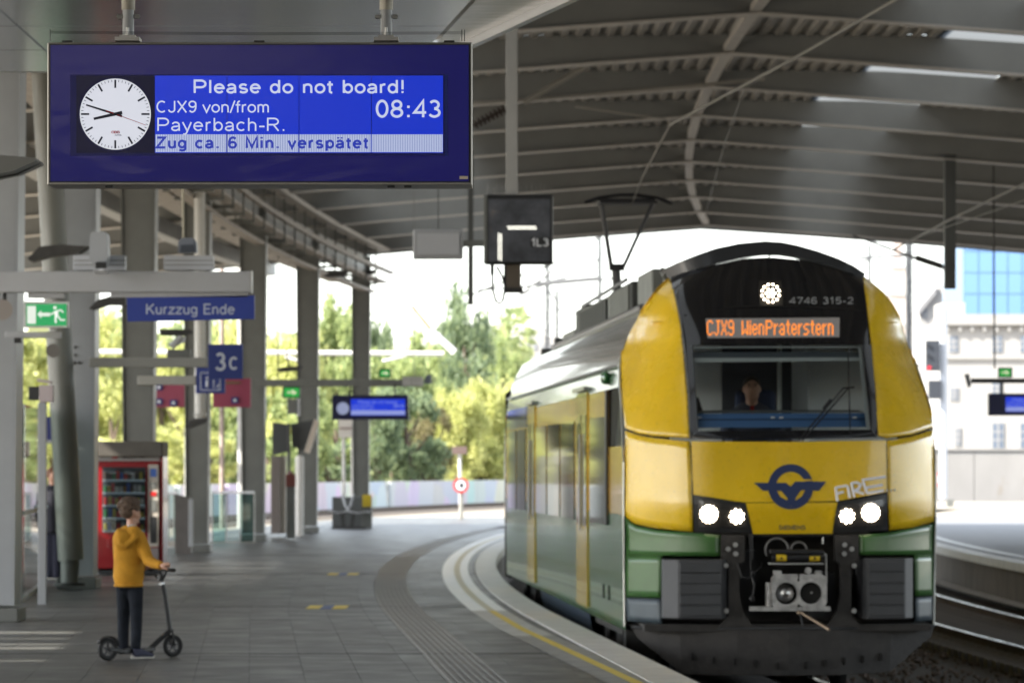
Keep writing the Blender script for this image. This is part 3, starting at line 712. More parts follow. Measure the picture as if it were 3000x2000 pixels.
coons([(2601, 1290), (2671, 1279), (2737, 1257)], [(2737, 1257), (2739, 1400), (2737, 1527)],
      [(2605, 1552), (2670, 1545), (2737, 1527)], [(2601, 1290), (2603, 1445), (2605, 1552)], 14, 12).build('cheek_panel', yel, tr, smooth=True, solid=TK)
# front panel with cut-outs for the lamp units: three strips
fp = MB()
coons([(2025, 1292), (2300, 1294), (2596, 1289)], [(2596, 1289), (2599, 1440)], [(2031, 1448), (2180, 1472), (2453, 1470), (2599, 1444)], [(2025, 1292), (2031, 1448)], 26, 14, mb=fp)
coons([(2185, 1473), (2453, 1471)], [(2453, 1471), (2440, 1562)], [(2206, 1563), (2440, 1563)], [(2185, 1473), (2206, 1563)], 12, 8, mb=fp)
fp.build('front_panel', yel, tr, smooth=True)
# green band, skirt panels
g1 = MB(); coons([(1829, 1516), (1857, 1539), (1920, 1552), (2110, 1566)], [(2110, 1566), (2111, 1627)], [(1829, 1627), (2111, 1627)], [(1829, 1516), (1829, 1627)], 14, 5, mb=g1)
coons([(1829, 1627), (1937, 1627)], [(1937, 1627), (1934, 1750)], [(1832, 1747), (1934, 1750)], [(1829, 1627), (1832, 1747)], 8, 6, mb=g1)
g1.build('green_panel', grn, tr, smooth=True, solid=TK)
g2 = MB(); coons([(2516, 1566), (2603, 1560), (2737, 1534)], [(2737, 1534), (2739, 1624)], [(2516, 1624), (2739, 1624)], [(2516, 1566), (2516, 1624)], 12, 5, mb=g2)
coons([(2681, 1624), (2739, 1624)], [(2739, 1624), (2738, 1743)], [(2683, 1745), (2738, 1743)], [(2681, 1624), (2683, 1745)], 5, 6, mb=g2)
g2.build('green_panel', grn, tr, smooth=True, solid=TK)
coons([(1832, 1750), (1934, 1753)], [(1934, 1753), (1938, 1826)], [(1838, 1818), (1938, 1826)], [(1832, 1750), (1838, 1818)], 8, 4).build('skirt_panel', gry, tr, smooth=True, solid=TK)
coons([(2683, 1748), (2738, 1746)], [(2738, 1746), (2737, 1815)], [(2684, 1820), (2737, 1815)], [(2683, 1748), (2684, 1820)], 5, 4).build('skirt_panel', gry, tr, smooth=True, solid=TK)
# black mask round the windscreen
mk_ = MB()
coons([(1961, 812), (2058, 783), (2177, 757), (2256, 753), (2375, 764), (2528, 811)], [(2528, 811), (2540, 905), (2545, 1010)], [(1999, 1011), (2545, 1010)], [(1961, 812), (1990, 930), (1999, 1011)], 24, 12, mb=mk_)
coons([(1999, 1011), (2028, 1011)], [(2028, 1011), (2045, 1262)], [(2018, 1284), (2045, 1262)], [(1999, 1011), (2012, 1150), (2018, 1284)], 3, 12, mb=mk_)
coons([(2526, 1010), (2552, 1010)], [(2552, 1010), (2566, 1150), (2572, 1278)], [(2550, 1258), (2572, 1278)], [(2526, 1010), (2550, 1258)], 3, 12, mb=mk_)
coons([(2045, 1262), (2550, 1258)], [(2550, 1258), (2572, 1280)], [(2018, 1285), (2300, 1287), (2572, 1280)], [(2045, 1262), (2018, 1285)], 16, 3, mb=mk_)
mk_.build('windscreen_mask', blk, tr, smooth=True)
MB().tube([S(2003, 924, .006), S(2150, 900, .008), S(2257, 896, .008), S(2400, 901, .008), S(2538, 912, .006)], .006, 6).build('mask_seam', gap_m, tr)
MB().tube([S(1999, 816, .0)] + [S(x, y, .012) for x, y in ((1981, 871), (1996, 948), (2008, 1044), (2018, 1158), (2022, 1283))], .007, 6).build('mask_trim', mat('trim_grey', (.16, .16, .15), .4), tr)
# windscreen glass
coons([(2028, 1012), (2526, 1011)], [(2526, 1011), (2550, 1258)], [(2045, 1262), (2550, 1258)], [(2028, 1012), (2045, 1262)], 16, 10, off=-.01).build('windscreen', glassmat('windscreen_glass', (.86, .89, .89), .55), tr, smooth=True)
cabw = mat('cab_wall', (.78, .80, .80), .7); cabd = mat('cab_dark', (.05, .055, .07), .6); cabf = mat('cab_frame', (.55, .60, .60), .5)
# cab interior
ci = MB()
ci.add([(-1.38, 2.7, 1.6), (1.38, 2.7, 1.6), (1.25, 2.7, 2.9), (-1.25, 2.7, 2.9)], [(0, 1, 2, 3)])
ci.add([(-1.3, 1.2, 1.6), (-1.3, 2.7, 1.6), (-1.3, 2.7, 1.75), (-1.3, 1.2, 1.75)], [(0, 1, 2, 3)]); ci.add([(1.3, 1.2, 1.6), (1.3, 2.7, 1.6), (1.3, 2.7, 1.75), (1.3, 1.2, 1.75)], [(0, 1, 2, 3)])
ci.add([(-1.1, .6, 1.6), (1.1, .6, 1.6), (1.1, 2.7, 1.6), (-1.1, 2.7, 1.6)], [(0, 1, 2, 3)]); ci.add([(-1.15, 1.1, 2.9), (1.15, 1.1, 2.9), (1.15, 2.7, 2.9), (-1.15, 2.7, 2.9)], [(0, 1, 2, 3)])
ci.build('cab_interior', cabw, tr)
MB().box(-.34, .33, 2.66, 2.69, 1.62, 2.80).build('cab_door', cabd, tr)
MB().box(.19, .215, 2.5, 2.65, 1.9, 2.78).build('cab_post', cabf, tr)
MB().box(.49, .51, 2.6, 2.69, 1.7, 2.9).build('cab_post', cabw, tr)
quadp(2030, 1030, 2526, 1029, 2528, 1048, 2032, 1050, off=-.10, nu=10, nv=2).build('sun_blind', mat('blind_grey', (.10, .12, .14), .5), tr)
quadp(2030, 1048, 2524, 1046, 2524, 1056, 2032, 1060, off=-.09, nu=10, nv=2).build('blind_bar', cabf, tr)
quadp(2029, 1014, 2525, 1013, 2525, 1018, 2030, 1019, off=-.03, nu=10, nv=2).build('windscreen_frame', cabf, tr)
quadp(2516, 1020, 2526, 1020, 2549, 1256, 2540, 1257, off=-.03, nu=2, nv=6).build('windscreen_frame', cabf, tr)
quadp(2029, 1058, 2034, 1058, 2047, 1258, 2042, 1258, off=-.03, nu=2, nv=6).build('windscreen_frame', cabf, tr)
dash = mat('dash_blue', (.08, .19, .42), .5)
quadp(2040, 1211, 2540, 1209, 2546, 1250, 2046, 1252, off=-.12, nu=8, nv=2).build('dashboard', dash, tr)
quadp(2040, 1226, 2540, 1224, 2542, 1229, 2042, 1231, off=-.115, nu=8, nv=1).build('dashboard_edge', mat('dash_dark', (.03, .07, .16), .5), tr)
MB().add([S(2040, 1209, -.12), S(2540, 1207, -.12), S(2540, 1207, -.12) + Vector((0, .5, .03)), S(2040, 1209, -.12) + Vector((0, .5, .03))], [(0, 1, 2, 3)]).build('dashboard_top', mat('dash_top', (.25, .27, .27), .6), tr)
m = MB()
for px in (2052, 2268, 2293, 2508): q = S(px, 1222, -.11); m.box(q.x - .018, q.x + .018, q.y - .012, q.y, q.z - .008, q.z + .008)
m.build('dash_label', white_let, tr)
m = MB(); q = S(2055, 1180, -.5); m.prism([(q.x - .06, q.z - .12), (q.x + .08, q.z - .12), (q.x + .02, q.z + .06), (q.x - .05, q.z + .06)], q.y, q.y + .05); m.build('monitor', black_p, tr)
# wiper
m = MB()
A1, A2, B1 = S(2482, 1138, .05), S(2350, 1290, .03), S(2340, 1288, .03)
m.tube([A1, A2], .008, 6); m.tube([S(2468, 1137, .05), B1], .008, 6); m.tube([S(2432, 1170, .04), S(2412, 1197, .03)], .014, 6); m.tube([S(2484, 1020, .02), S(2486, 1140, .03), S(2490, 1270, .02)], .006, 6); m.tube([S(2466, 1137, .05), S(2500, 1134, .05)], .01, 6)
m.build('wiper', black_m, tr)
# top hood
hd = MB(); outer = [(1940, 790), (1985, 769), (2040, 747), (2098, 727), (2165, 713), (2240, 706), (2290, 709), (2335, 718), (2395, 735), (2454, 756), (2500, 778), (2535, 801)]
inner = [(1957, 813), (2000, 799), (2050, 785), (2110, 769), (2177, 754), (2240, 745), (2290, 745), (2335, 752), (2390, 766), (2445, 784), (2495, 801), (2531, 812)]
f1 = [S(x, y, .015) for x, y in inner]; f0 = [S(x, y, dd=p.y + .03) for (x, y), p in zip(outer, f1)]
b0_ = [p + Vector((0, .30, .0)) for p in f0]; b1_ = [p + Vector((0, .30, .0)) for p in f1]
hd.grid([f1, f0, b0_, b1_]); hd.grid([b1_, f1])
hd.build('roof_hood', mat('hood_dark', (.03, .033, .038), .35, coat=.3, spots=.3, sps=18, spotcol=(.09, .09, .09)), tr, smooth=True)
for (x0, x1) in ((2194, 2205), (2210, 2248), (2258, 2312)): pass
MB().add([S(2252, 744, dd=1.1), S(2256, 744, dd=1.1), S(2256, 756, dd=1.1), S(2252, 756, dd=1.1)], [(0, 1, 2, 3)]).build('hood_strut', black_m, tr)
# destination display
quadp(2067, 933, 2460, 930, 2459, 987, 2073, 990, off=.004, nu=12, nv=3).build('destination_display', emis('led_back', (112, 108, 104), .8, (.06, .06, .06)), tr)
GL = {'C': ['01110', '10001', '10000', '10000', '10000', '10000', '10000', '10001', '01110'], 'J': ['00111', '00010', '00010', '00010', '00010', '00010', '00010', '10010', '01100'],
      'X': ['10001', '10001', '01010', '01010', '00100', '01010', '01010', '10001', '10001'], '9': ['01110', '10001', '10001', '10001', '01111', '00001', '00001', '10001', '01110'],
      'W': ['10001', '10001', '10001', '10001', '10001', '10101', '10101', '11011', '10001'], 'i': ['1', '0', '1', '1', '1', '1', '1', '1', '1'], 'e': ['0000', '0000', '0110', '1001', '1001', '1111', '1000', '1001', '0110'],
      'n': ['0000', '0000', '1110', '1001', '1001', '1001', '1001', '1001', '1001'], 'P': ['11110', '10001', '10001', '10001', '11110', '10000', '10000', '10000', '10000'], 'r': ['000', '000', '101', '110', '100', '100', '100', '100', '100'],
      'a': ['0000', '0000', '0110', '1001', '0001', '0111', '1001', '1001', '0111'], 't': ['010', '010', '111', '010', '010', '010', '010', '010', '001'], 's': ['0000', '0000', '0111', '1000', '1000', '0110', '0001', '0001', '1110']}
led = MB()
def ledtext(s, x0, x1, y0, y1):
    cols = sum(len(GL[c][0]) + 1 for c in s) - 1; cw = (x1 - x0) / cols; x = x0; ch = (y1 - y0) / 9
    for c in s:
        g_ = GL[c]
        for j, row in enumerate(g_):
            for i, b in enumerate(row):
                if b == '1':
                    u, v = x + (i + .5) * cw, y0 + (j + .5) * ch; w2, h2 = cw * .46, ch * .46
                    led.add([S(u - w2, v - h2, .008), S(u + w2, v - h2, .008), S(u + w2, v + h2, .008), S(u - w2, v + h2, .008)], [(0, 1, 2, 3)])
        x += (len(g_[0]) + 1) * cw
ledtext('CJX9', 2071, 2150, 938, 982); ledtext('Wien', 2173, 2238, 939, 981); ledtext('Praterstern', 2243, 2441, 938, 981)
led.build('led_text', emis('led_orange', (255, 138, 30), 1.7), tr)
letters('running_number', '4746 315-2', 2312, 2500, 871, 890, 0, mat('number_grey', (.34, .35, .36), .5), tr, .16, .08, fn=lambda x, y: S(x, y, .016))
# lamps made of single LEDs
warm = emis('lamp_led', (255, 236, 205), 26, gloss=False)
lamp_b = mat('lamp_inner', (.05, .05, .052), .3, .3)
def ledlamp(px, py, R_, rings_, dot, parent):
    m = MB()
    for r_, n in rings_:
        for k in range(n):
            a = 2 * math.pi * (k + .5 * (r_ > .5)) / n; q = S(px + math.cos(a) * r_ * R_ * 322, py - math.sin(a) * r_ * R_ * 322, .022); m.disc(q, dot, (0, -1, 0), .003, 10)
    return m.build('led_cluster', warm, parent)
hx = S(2257, 860)
tl = quadp(2222, 822, 2290, 822, 2295, 898, 2226, 898, off=.004, nu=4, nv=4).build('top_lamp', gap_m, tr)
ledlamp(2257, 859, .085, ((0, 1), (.45, 6), (.95, 12)), .0085, tl)
for side, poly, l1, l2 in ((0, [(2031, 1449), (2184, 1474), (2205, 1560), (2034, 1558)], (2076, 1505), (2158, 1512)), (1, [(2453, 1472), (2598, 1446), (2602, 1552), (2438, 1561)], (2550, 1501), (2481, 1511))):
    hl = quadp(*poly[0], *poly[1], *poly[2], *poly[3], off=.006, nu=8, nv=4).build('headlight', black_p, tr, solid=.03)
    cx_ = sum(p[0] for p in poly) / 4; cy_ = sum(p[1] for p in poly) / 4
    ip = [(cx_ + (x - cx_) * .84, cy_ + (y - cy_) * .72 - 2) for x, y in poly]
    quadp(*ip[0], *ip[1], *ip[2], *ip[3], off=.009, nu=8, nv=4).build('reflector', lamp_b, hl)
    ledlamp(*l1, .074, ((0, 1), (.33, 6), (.66, 11), (1.0, 15)), .0095, hl)
    ledlamp(*l2, .058, ((0, 1), (.5, 5), (1.0, 9)), .0115, hl)
    quadp(*ip[0], *ip[1], *ip[2], *ip[3], off=.036, nu=8, nv=4).build('lens', glassmat('lamp_glass', (1, 1, 1), 1), hl)
# emblem
navy = mat('emblem_blue', lin((44, 58, 98)), .35)
def EP(x, y): return (2150 + x * .2126, 1340 + y * .2126)
em = MB(); cxe, cye, r1, r2 = 783, 400, 312, 205
N = 48
def epoly(pts, off=.004):
    em.add([S(*EP(x, y), off) for x, y in pts], [tuple(range(len(pts)))])
for i in range(N):
    a0, a1 = 2 * math.pi * i / N, 2 * math.pi * (i + 1) / N
    epoly([(cxe + r_ * math.cos(a), cye + r_ * math.sin(a)) for r_, a in ((r2, a0), (r1, a0), (r1, a1), (r2, a1))])
epoly([(275, 345), (480, 345), (500, 455), (400, 455)], .0046); epoly([(1275, 328), (1060, 328), (1060, 455), (1175, 455)], .0046)
epoly([(480, 345), (715, 345), (780, 400), (780, 455), (480, 455)], .0052); epoly([(780, 400), (845, 328), (1065, 328), (1065, 445), (780, 455)], .0052)
epoly([(640, 440), (780, 395), (780, 620), (738, 620), (738, 560)], .0058); epoly([(780, 395), (930, 440), (845, 560), (845, 620), (780, 620)], .0058)
epoly([(585, 445), (500, 500), (560, 600), (700, 690), (738, 620), (738, 590), (640, 540)], .004); epoly([(980, 445), (1070, 500), (1000, 600), (860, 690), (845, 620), (845, 590), (940, 530)], .004)
em.build('emblem', navy, tr)
ye = MB()
for pts in ([(960, 298), (1090, 300), (1080, 318), (940, 320)],): ye.add([S(*EP(x, y), .0062) for x, y in pts], [(0, 1, 2, 3)])
ye.build('emblem_gap', yel, tr)
# spray-painted word
fw = mat('spray_white', (.88, .88, .92), .6); fm = MB()
def stroke(pts, r_=5.2):
    q = [S(*EP(x, y), .006) for x, y in pts]; dense = []
    for a, b in zip(pts, pts[1:]):
        for k in range(5): dense.append(S(*EP(a[0] + (b[0] - a[0]) * k / 5, a[1] + (b[1] - a[1]) * k / 5), .009))
    dense.append(S(*EP(*pts[-1]), .009)); fm.tube(dense, r_ * 39.2 / F * .8, 6)
stroke([(1425, 600), (1400, 410), (1545, 385), (1570, 400), (1595, 555)]); stroke([(1415, 495), (1510, 468)])
stroke([(1655, 545), (1620, 350), (1690, 340), (1745, 370), (1720, 430), (1650, 455), (1790, 495)])
stroke([(2085, 262), (1770, 305), (1835, 490), (2060, 450)]); stroke([(1800, 415), (2045, 375)])
for x, y in ((2105, 450), (2165, 447), (2215, 445)): stroke([(x - 4, y), (x + 6, y)], 4.2)
fm.build('graffiti', fw, tr)
letters('maker_lettering', 'SIEMENS', 2281, 2360, 1538, 1550, 0, mat('faded_ink', (.16, .13, .08), .6), tr, .2, .06, fn=lambda x, y: S(x, y, .006))
# coupler bay
by = MB(); by.box(-1.2, 1.2, .95, 1.0, .05, 1.02); by.box(-.75, .75, .18, .95, .93, .98); by.build('coupler_bay', soot, tr)
MB().box(-1.30, 1.30, .12, .98, .08, .14).build('bay_floor', soot, tr)
# crash boxes
rib = mat('crash_box_grey', (.055, .057, .062), .55, var=.1, vs=5, bump=.15, bs=60)
for (x0, xm, x1, y0, y1, sgn) in ((1946, 1986, 2130, 1638, 1812, -1), (2530, 0, 2680, 1634, 1812, 1)):
    a, b = S(x0, y1, dd=.02), S(x1, y0, dd=.02)
    if sgn < 0:
        poly = [(a.x, .16), (a.x + .125, .0), (b.x - .05, -.01), (b.x, .06), (b.x, .6), (a.x, .6)]
    else:
        poly = [(a.x - .0, .06), (a.x + .03, -.01), (b.x - .09, .0), (b.x, .14), (b.x, .6), (a.x, .6)]
    m = MB(); m.loft([[Vector((x, y, z)) for x, y in poly] for z in (a.z, b.z)])
    cb = m.build('crash_box', rib, tr, bevel=.012)
    zz = [b.z - .03 - (b.z - a.z - .05) * k / 5 for k in range(6)]
    xa, xb = (a.x + .135, b.x - .055) if sgn < 0 else (a.x + .04, b.x - .10)
    for k in range(5): MB().box(xa, xb, -.026, -.005, zz[k + 1] + .010, zz[k]).build('rib', rib, cb, bevel=.006)
# support plates
for s, cxp in ((-1, 2150), (1, 2478)):
    def sp(x, y, d): return S(x if s < 0 else 4628 - x, y, dd=d)
    pts = [(2112, 1567), (2182, 1567), (2182, 1640), (2166, 1652), (2166, 1740), (2178, 1790), (2200, 1826), (2215, 1834), (2105, 1834), (2134, 1800), (2134, 1652), (2112, 1640)]
    f_ = [sp(x, y, .06) for x, y in pts]; b_ = [p + Vector((0, .08, 0)) for p in f_]; n = len(f_)
    MB().add(f_ + b_, [tuple(range(n)), tuple(range(2 * n - 1, n - 1, -1))] + [(k, (k + 1) % n, (k + 1) % n + n, k + n) for k in range(n)]).build('bracket', soot, tr)
    for x, y, r_ in ((2133, 1607, .022), (2154, 1595, .022), (2155, 1621, .022), (2126, 1656, .022), (2127, 1788, .022)):
        MB().disc(sp(x, y, .055), r_, (0, -1, 0), .03, 10).build('bolt', galv, tr)
# coupler
cp = link(bpy.data.objects.new('coupler', None)); cp.parent = tr; ORG[cp.name] = Vector()
al = mat('cast_metal', (.42, .41, .40), .42, .6, var=.35, vs=12, bump=.3, bs=50)
def KP(x, y, d=-.18): return S(2080 + x * .2169, 1540 + y * .2169, dd=d)
def kbox(name, x0, y0, x1, y1, d0, d1, m_, bevel=.006, par=None):
    a, b = KP(x0, y1, d0), KP(x1, y0, d0); return MB().box(a.x, b.x, d0, d1, a.z, b.z).build(name, m_, par or cp, bevel=bevel)
# faceplate with two holes
def plate():
    m = MB(); ca, cb_ = (1035, 910), (1365, 905)
    def holed(cx_, cy_, x0, x1, y0, y1, r_):
        n = 24; ins = []; outs = []
        for k in range(n):
            a = 2 * math.pi * k / n; c_, s_ = math.cos(a), math.sin(a); ins.append((cx_ + r_ * c_, cy_ + r_ * s_))
            t = min((x1 - cx_) / c_ if c_ > 1e-6 else 9e9, (x0 - cx_) / c_ if c_ < -1e-6 else 9e9, (y1 - cy_) / s_ if s_ > 1e-6 else 9e9, (y0 - cy_) / s_ if s_ < -1e-6 else 9e9); outs.append((cx_ + t * c_, cy_ + t * s_))
        I = [KP(x, y) for x, y in ins]; O = [KP(x, y) for x, y in outs]; I2 = [p + Vector((0, .10, 0)) for p in I]; O2 = [p + Vector((0, .10, 0)) for p in O]
        for A_, B_ in ((I, O), (I, I2), (O, O2)):
            m.add(A_ + B_, [(k, (k + 1) % n, (k + 1) % n + n, k + n) for k in range(n)])
    holed(1035, 910, 835, 1200, 650, 1090, 150); holed(1365, 905, 1200, 1580, 650, 1090, 150)
    return m
plate().build('coupler_face', al, cp)
kbox('coupler_foot', 545, 1085, 1630, 1150, -.17, -.08, al); kbox('side_plate', 775, 765, 832, 1085, -.16, .0, al)
kbox('coupler_lug', 860, 600, 970, 655, -.17, -.1, al); kbox('coupler_lug', 1420, 600, 1510, 655, -.17, -.1, al)
m = MB().disc(KP(1320, 600, -.16), .030, t=.05, n=16); m.build('coupler_cap', al, cp)
c1 = KP(1035, 910); m = MB(); rings = []
for k, (r_, d) in enumerate(((.142, 0), (.12, -.05), (.07, -.085), (.02, -.10))): rings.append([Vector((c1.x + r_ * .227 * 0 + r_ * .23 * 1.0 * math.cos(t) * 1.0, -.10 + d * .5, c1.z + r_ * .23 * math.sin(t))) for t in [2 * math.pi * q / 20 for q in range(20)]])
m.ball((c1.x, -.03, c1.z), (.098, .10, .098), 18, 10); m.build('coupler_cone', chrome, cp, smooth=True)
c2 = KP(1365, 905); MB().tube([(c2.x, -.12, c2.z), (c2.x, .2, c2.z)], .099, 20).build('coupler_funnel', gap_m, cp)
MB().ball((c2.x + .01, -.125, c2.z), .014, 8, 6).build('coupler_pin', chrome, cp)
m = MB(); a = KP(840, 430, -.2); b = KP(1530, 420, -.2); m.tube([a, b], .030, 14); m.build('coupler_cylinder', black_m, cp, smooth=True)
for x0, x1 in ((893, 1030), (1340, 1480)):
    a = KP(x0, 430, -.2); b = KP(x1, 430, -.2); sl_ = MB().tube([a, b], .0315, 14).build('warning_sleeve', mat('warning_yellow', (.65, .45, .02), .4), cp, smooth=True)
    mx = (a.x + b.x) / 2; MB().add([(mx - .016, -.2325, a.z - .014), (mx + .016, -.2325, a.z - .014), (mx, -.2325, a.z + .014)], [(0, 1, 2)]).build('warning_mark', black_p, sl_)
kbox('coupler_top', 820, 320, 1540, 372, -.2, -.02, black_m); kbox('coupler_tray', 820, 500, 1540, 520, -.22, .0, galv, .002)
m = MB(); m.bar(KP(1540, 380), KP(1575, 400), .01, .02); m.bar(KP(1568, 400), KP(1575, 760), .012, .02); m.build('coupler_rod', galv, cp)
m = MB(); hose = mat('hose_grey', (.16, .155, .15), .6)
def arc(cx_, cy_, r_, a0, a1, d=-.05): return [KP(cx_ + r_ * math.cos(R(a)), cy_ - r_ * math.sin(R(a)), d) for a in range(a0, a1 + 1, 15)]
MB().tube(arc(905, 320, 155, 0, 210), .0085, 8).tube(arc(1200, 320, 105, 0, 180), .0085, 8).build('air_hose', hose, cp, smooth=True)
for pts, r_ in (([KP(540, 110, .1), KP(550, 600, .1)], .006), ([KP(570, 110, .1), KP(575, 450, .1)], .005), ([KP(370, 500, .05), KP(430, 690, .0), KP(520, 710, -.02), KP(680, 560, .02), KP(700, 490, .1)], .008), ([KP(560, 660, .0), KP(600, 800, -.02), KP(575, 960, .0)], .01), ([KP(1205, 1150, -.1), KP(1230, 1250, -.1), KP(1250, 1340, -.1)], .007)): MB().tube(pts, r_, 6).build('cable', black_m, tr)
MB().ball(KP(575, 640, 0), .022).build('hose_coupling', black_m, tr); MB().ball(KP(570, 985, 0), .03, 10, 8).build('hose_coupling', black_m, tr)
MB().box(.2, .45, .3, .6, .2, .6).build('bay_box', black_m, tr); MB().box(-.5, -.25, .5, .9, .2, .8).build('bay_box', black_m, tr)
MB().tube([KP(1525, 150, .05), KP(1525, 240, .05)], .006, 6).build('bay_rod', galv, tr)
MB().ball(KP(1200, 1170), .02).tube([KP(1230, 1170, -.2), KP(1610, 1400, -.45)], [.010, .013], 10).build('coupler_bar', mat('bar_tan', (.32, .24, .17), .45, .4), cp, smooth=True)
for x, y in ((1197, 730), (1200, 1075)): MB().disc(KP(x, y, -.183), .012, t=.002, n=10).build('coupler_hole', gap_m, cp)
# plough
pr = [(1850, 1836, .42), (1990, 1838, .22), (2160, 1839, .10), (2310, 1839, .06), (2460, 1839, .10), (2610, 1837, .22), (2737, 1832, .42)]
pb = [(1868, 1868, .38), (2000, 1972, .16), (2160, 1977, .04), (2310, 1977, .0), (2460, 1975, .04), (2608, 1966, .16), (2728, 1862, .38)]
tp = [S(x, y, dd=d) for x, y, d in pr]; bt = [S(x, y, dd=d) for x, y, d in pb]
plo = MB().grid([tp, bt]).build('snow_plough', soot, tr, solid=.03)
MB().grid([[p + Vector((0, .0, .004)) for p in tp], [Vector((p.x, 1.0, p.z + .02)) for p in tp]]).build('plough_shelf', soot, tr)
MB().tube([p + Vector((0, -.012, .0)) for p in tp], .012, 6).build('plough_rim', rib, tr)
for x, y in ((2028, 1922), (2090, 1932), (2153, 1937), (2216, 1943), (2279, 1949), (2364, 1948), (2420, 1941), (2475, 1935), (2529, 1929), (2582, 1922)):
    i = min(5, max(0, sum(1 for p in pb if p[0] < x) - 1)); f = (x - pb[i][0]) / (pb[i + 1][0] - pb[i][0]); d = pb[i][2] + (pb[i + 1][2] - pb[i][2]) * f
    q = S(x, y, dd=d - .01); MB().box(q.x - .008, q.x + .008, q.y - .004, q.y + .03, q.z - .032, q.z + .032).build('slot', gap_m, plo)
# ---- train sides, roof, running gear
side_y = mat('side_yellow', (.62, .34, .02), .14, spec=.4, coat=.4, bump=.35, bs=1.0, stretch=(1, 1.6, .12), var=.05)
side_g = mat('side_green', (.055, .13, .06), .18, spec=.4, coat=.4, bump=.35, bs=1.0, stretch=(1, 1.6, .12), var=.08)
side_s = mat('side_grey', (.06, .075, .085), .35, var=.1)
cant_m = mat('roof_cant', (.38, .36, .32), .16, .3, coat=.6, var=.1, vs=1.2, bump=.1, bs=2)
roof_m = mat('train_roof', (.13, .13, .125), .5, var=.2)
winm = mat('side_window', (.012, .016, .018), .04, coat=.5)
LEN1 = 22.2
def dstart(u, z):
    zz = min(z, 3.2); return DN(hw(zz), zz) + .0
def bodyrows(prof, d1, d0=None, nd=14, off=0):
    rows = []
    for u, z in prof:
        a = dstart(u, z) if d0 is None else d0
        rows.append([Vector((u, a + (d1 - a) * (k / nd), z)) for k in range(nd + 1)])
    return rows
for s in (-1, 1):
    MB().grid(bodyrows([(s * 1.418, .06), (s * 1.425, .5), (s * 1.428, 1.115)], LEN1)).build('side_panel', side_g, tr)
    MB().grid(bodyrows([(s * 1.428, 1.118), (s * 1.428, 1.75)], LEN1)).build('side_panel', side_y, tr)
    MB().grid(bodyrows([(s * 1.428, 1.753), (s * 1.426, 2.3)], LEN1, 2.75)).build('side_panel', side_y, tr)
    MB().grid(bodyrows([(s * 1.425, 1.76), (s * 1.422, 2.29)], 2.74)).build('cab_side_glass', glassmat('cab_glass', (.8, .84, .84), 1), tr)
    MB().grid(bodyrows([(s * 1.426, 2.303), (s * 1.39, 2.52)], LEN1)).build('side_panel', side_g, tr)
    MB().grid(bodyrows([(s * 1.39, 2.523), (s * 1.345, 2.70), (s * 1.275, 2.86), (s * 1.19, 3.0), (s * 1.05, 3.08)], LEN1)).build('roof_cant', cant_m, tr, smooth=True)
    MB().grid([[Vector((s * 1.415, dstart(1.4, 2.52) + .01, 2.53)), Vector((s * 1.415, LEN1, 2.53))], [Vector((s * 1.43, dstart(1.4, 2.52) + .01, 2.50)), Vector((s * 1.43, LEN1, 2.50))]]).build('rain_gutter', chrome, tr)
    # trim along the nose seam
    MB().tube([Vector((s * (hw(z) + .012), dstart(0, z) + .01, z)) for z in (.1, .6, 1.1, 1.6, 2.1, 2.3, 2.45, 2.58)], .012, 6).build('seam_trim', mat('seam_silver', (.45, .46, .44), .3, .4), tr)
    MB().add([(s * 1.40, 5.8, .06), (s * 1.40, 14.5, .06), (s * 1.34, 14.5, -.22), (s * 1.34, 5.8, -.22)], [(0, 1, 2, 3)]).build('skirt_panel', mat('skirt_navy', (.03, .045, .07), .4), tr)
MB().grid(bodyrows([(-1.05, 3.08), (-.5, 3.17), (0, 3.2), (.5, 3.17), (1.05, 3.08)], LEN1)).build('roof', roof_m, tr, smooth=True)
MB().add([(-1.4, LEN1, 0), (1.4, LEN1, 0), (1.4, LEN1, 2.6), (.9, LEN1, 3.1), (-.9, LEN1, 3.1), (-1.4, LEN1, 2.6)], [(0, 1, 2, 3, 4, 5)]).build('end_wall', gap_m, tr)
# windows and doors on the platform side
def sidebox(name, d0, d1, z0, z1, m_, t=.006, par=None, out=0):
    return MB().box(-1.428 - t - out, -1.424, d0, d1, z0, z1).build(name, m_, par or tr)
MB().box(-1.45, -1.425, 2.78, 2.95, 1.0, 2.3).build('cab_grab_rail', black_m, tr)
for d0 in (5.6, 15.0):
    dr = sidebox('door', d0, d0 + 1.6, .12, 2.33, mat('door_yellow', (.42, .29, .02), .2, spec=.4, coat=.35, bump=.3, bs=1, stretch=(1, 1.6, .12)), .012)
    sidebox('door_window', d0 + .12, d0 + .70, .95, 2.1, winm, .016, dr); sidebox('door_window', d0 + .90, d0 + 1.48, .95, 2.1, winm, .016, dr)
    MB().box(-1.48, -1.425, d0 - .1, d0 + 1.7, 2.345, 2.385).build('door_header', chrome, dr)
    MB().tube([(-1.46, d0 + .78, .9), (-1.46, d0 + .78, 1.9)], .012, 6).build('door_rail', paint_light, dr)
for d0, d1 in ((7.7, 9.9), (10.2, 12.4), (12.7, 14.8), (17.2, 19.2), (19.5, 21.4), (3.1, 5.2)):
    sidebox('side_window', d0, d1, 1.0, 2.05, winm, .008)
sidebox('blue_panel', 17.0, 21.8, 2.08, 2.34, mat('livery_blue', (.03, .08, .30), .15, coat=1), .004)
m = MB(); 
for d in (2.7, 3.4): m.box(-1.432, -1.42, d, d + .1, .28, .42)
m.build('vent_slot', gap_m, tr)
MB().ball((-1.44, 3.0, 2.42), (.05, .12, .07), 10, 8).build('side_lamp', mat('lamp_green', (.03, .14, .04), .2, coat=1), tr, smooth=True)
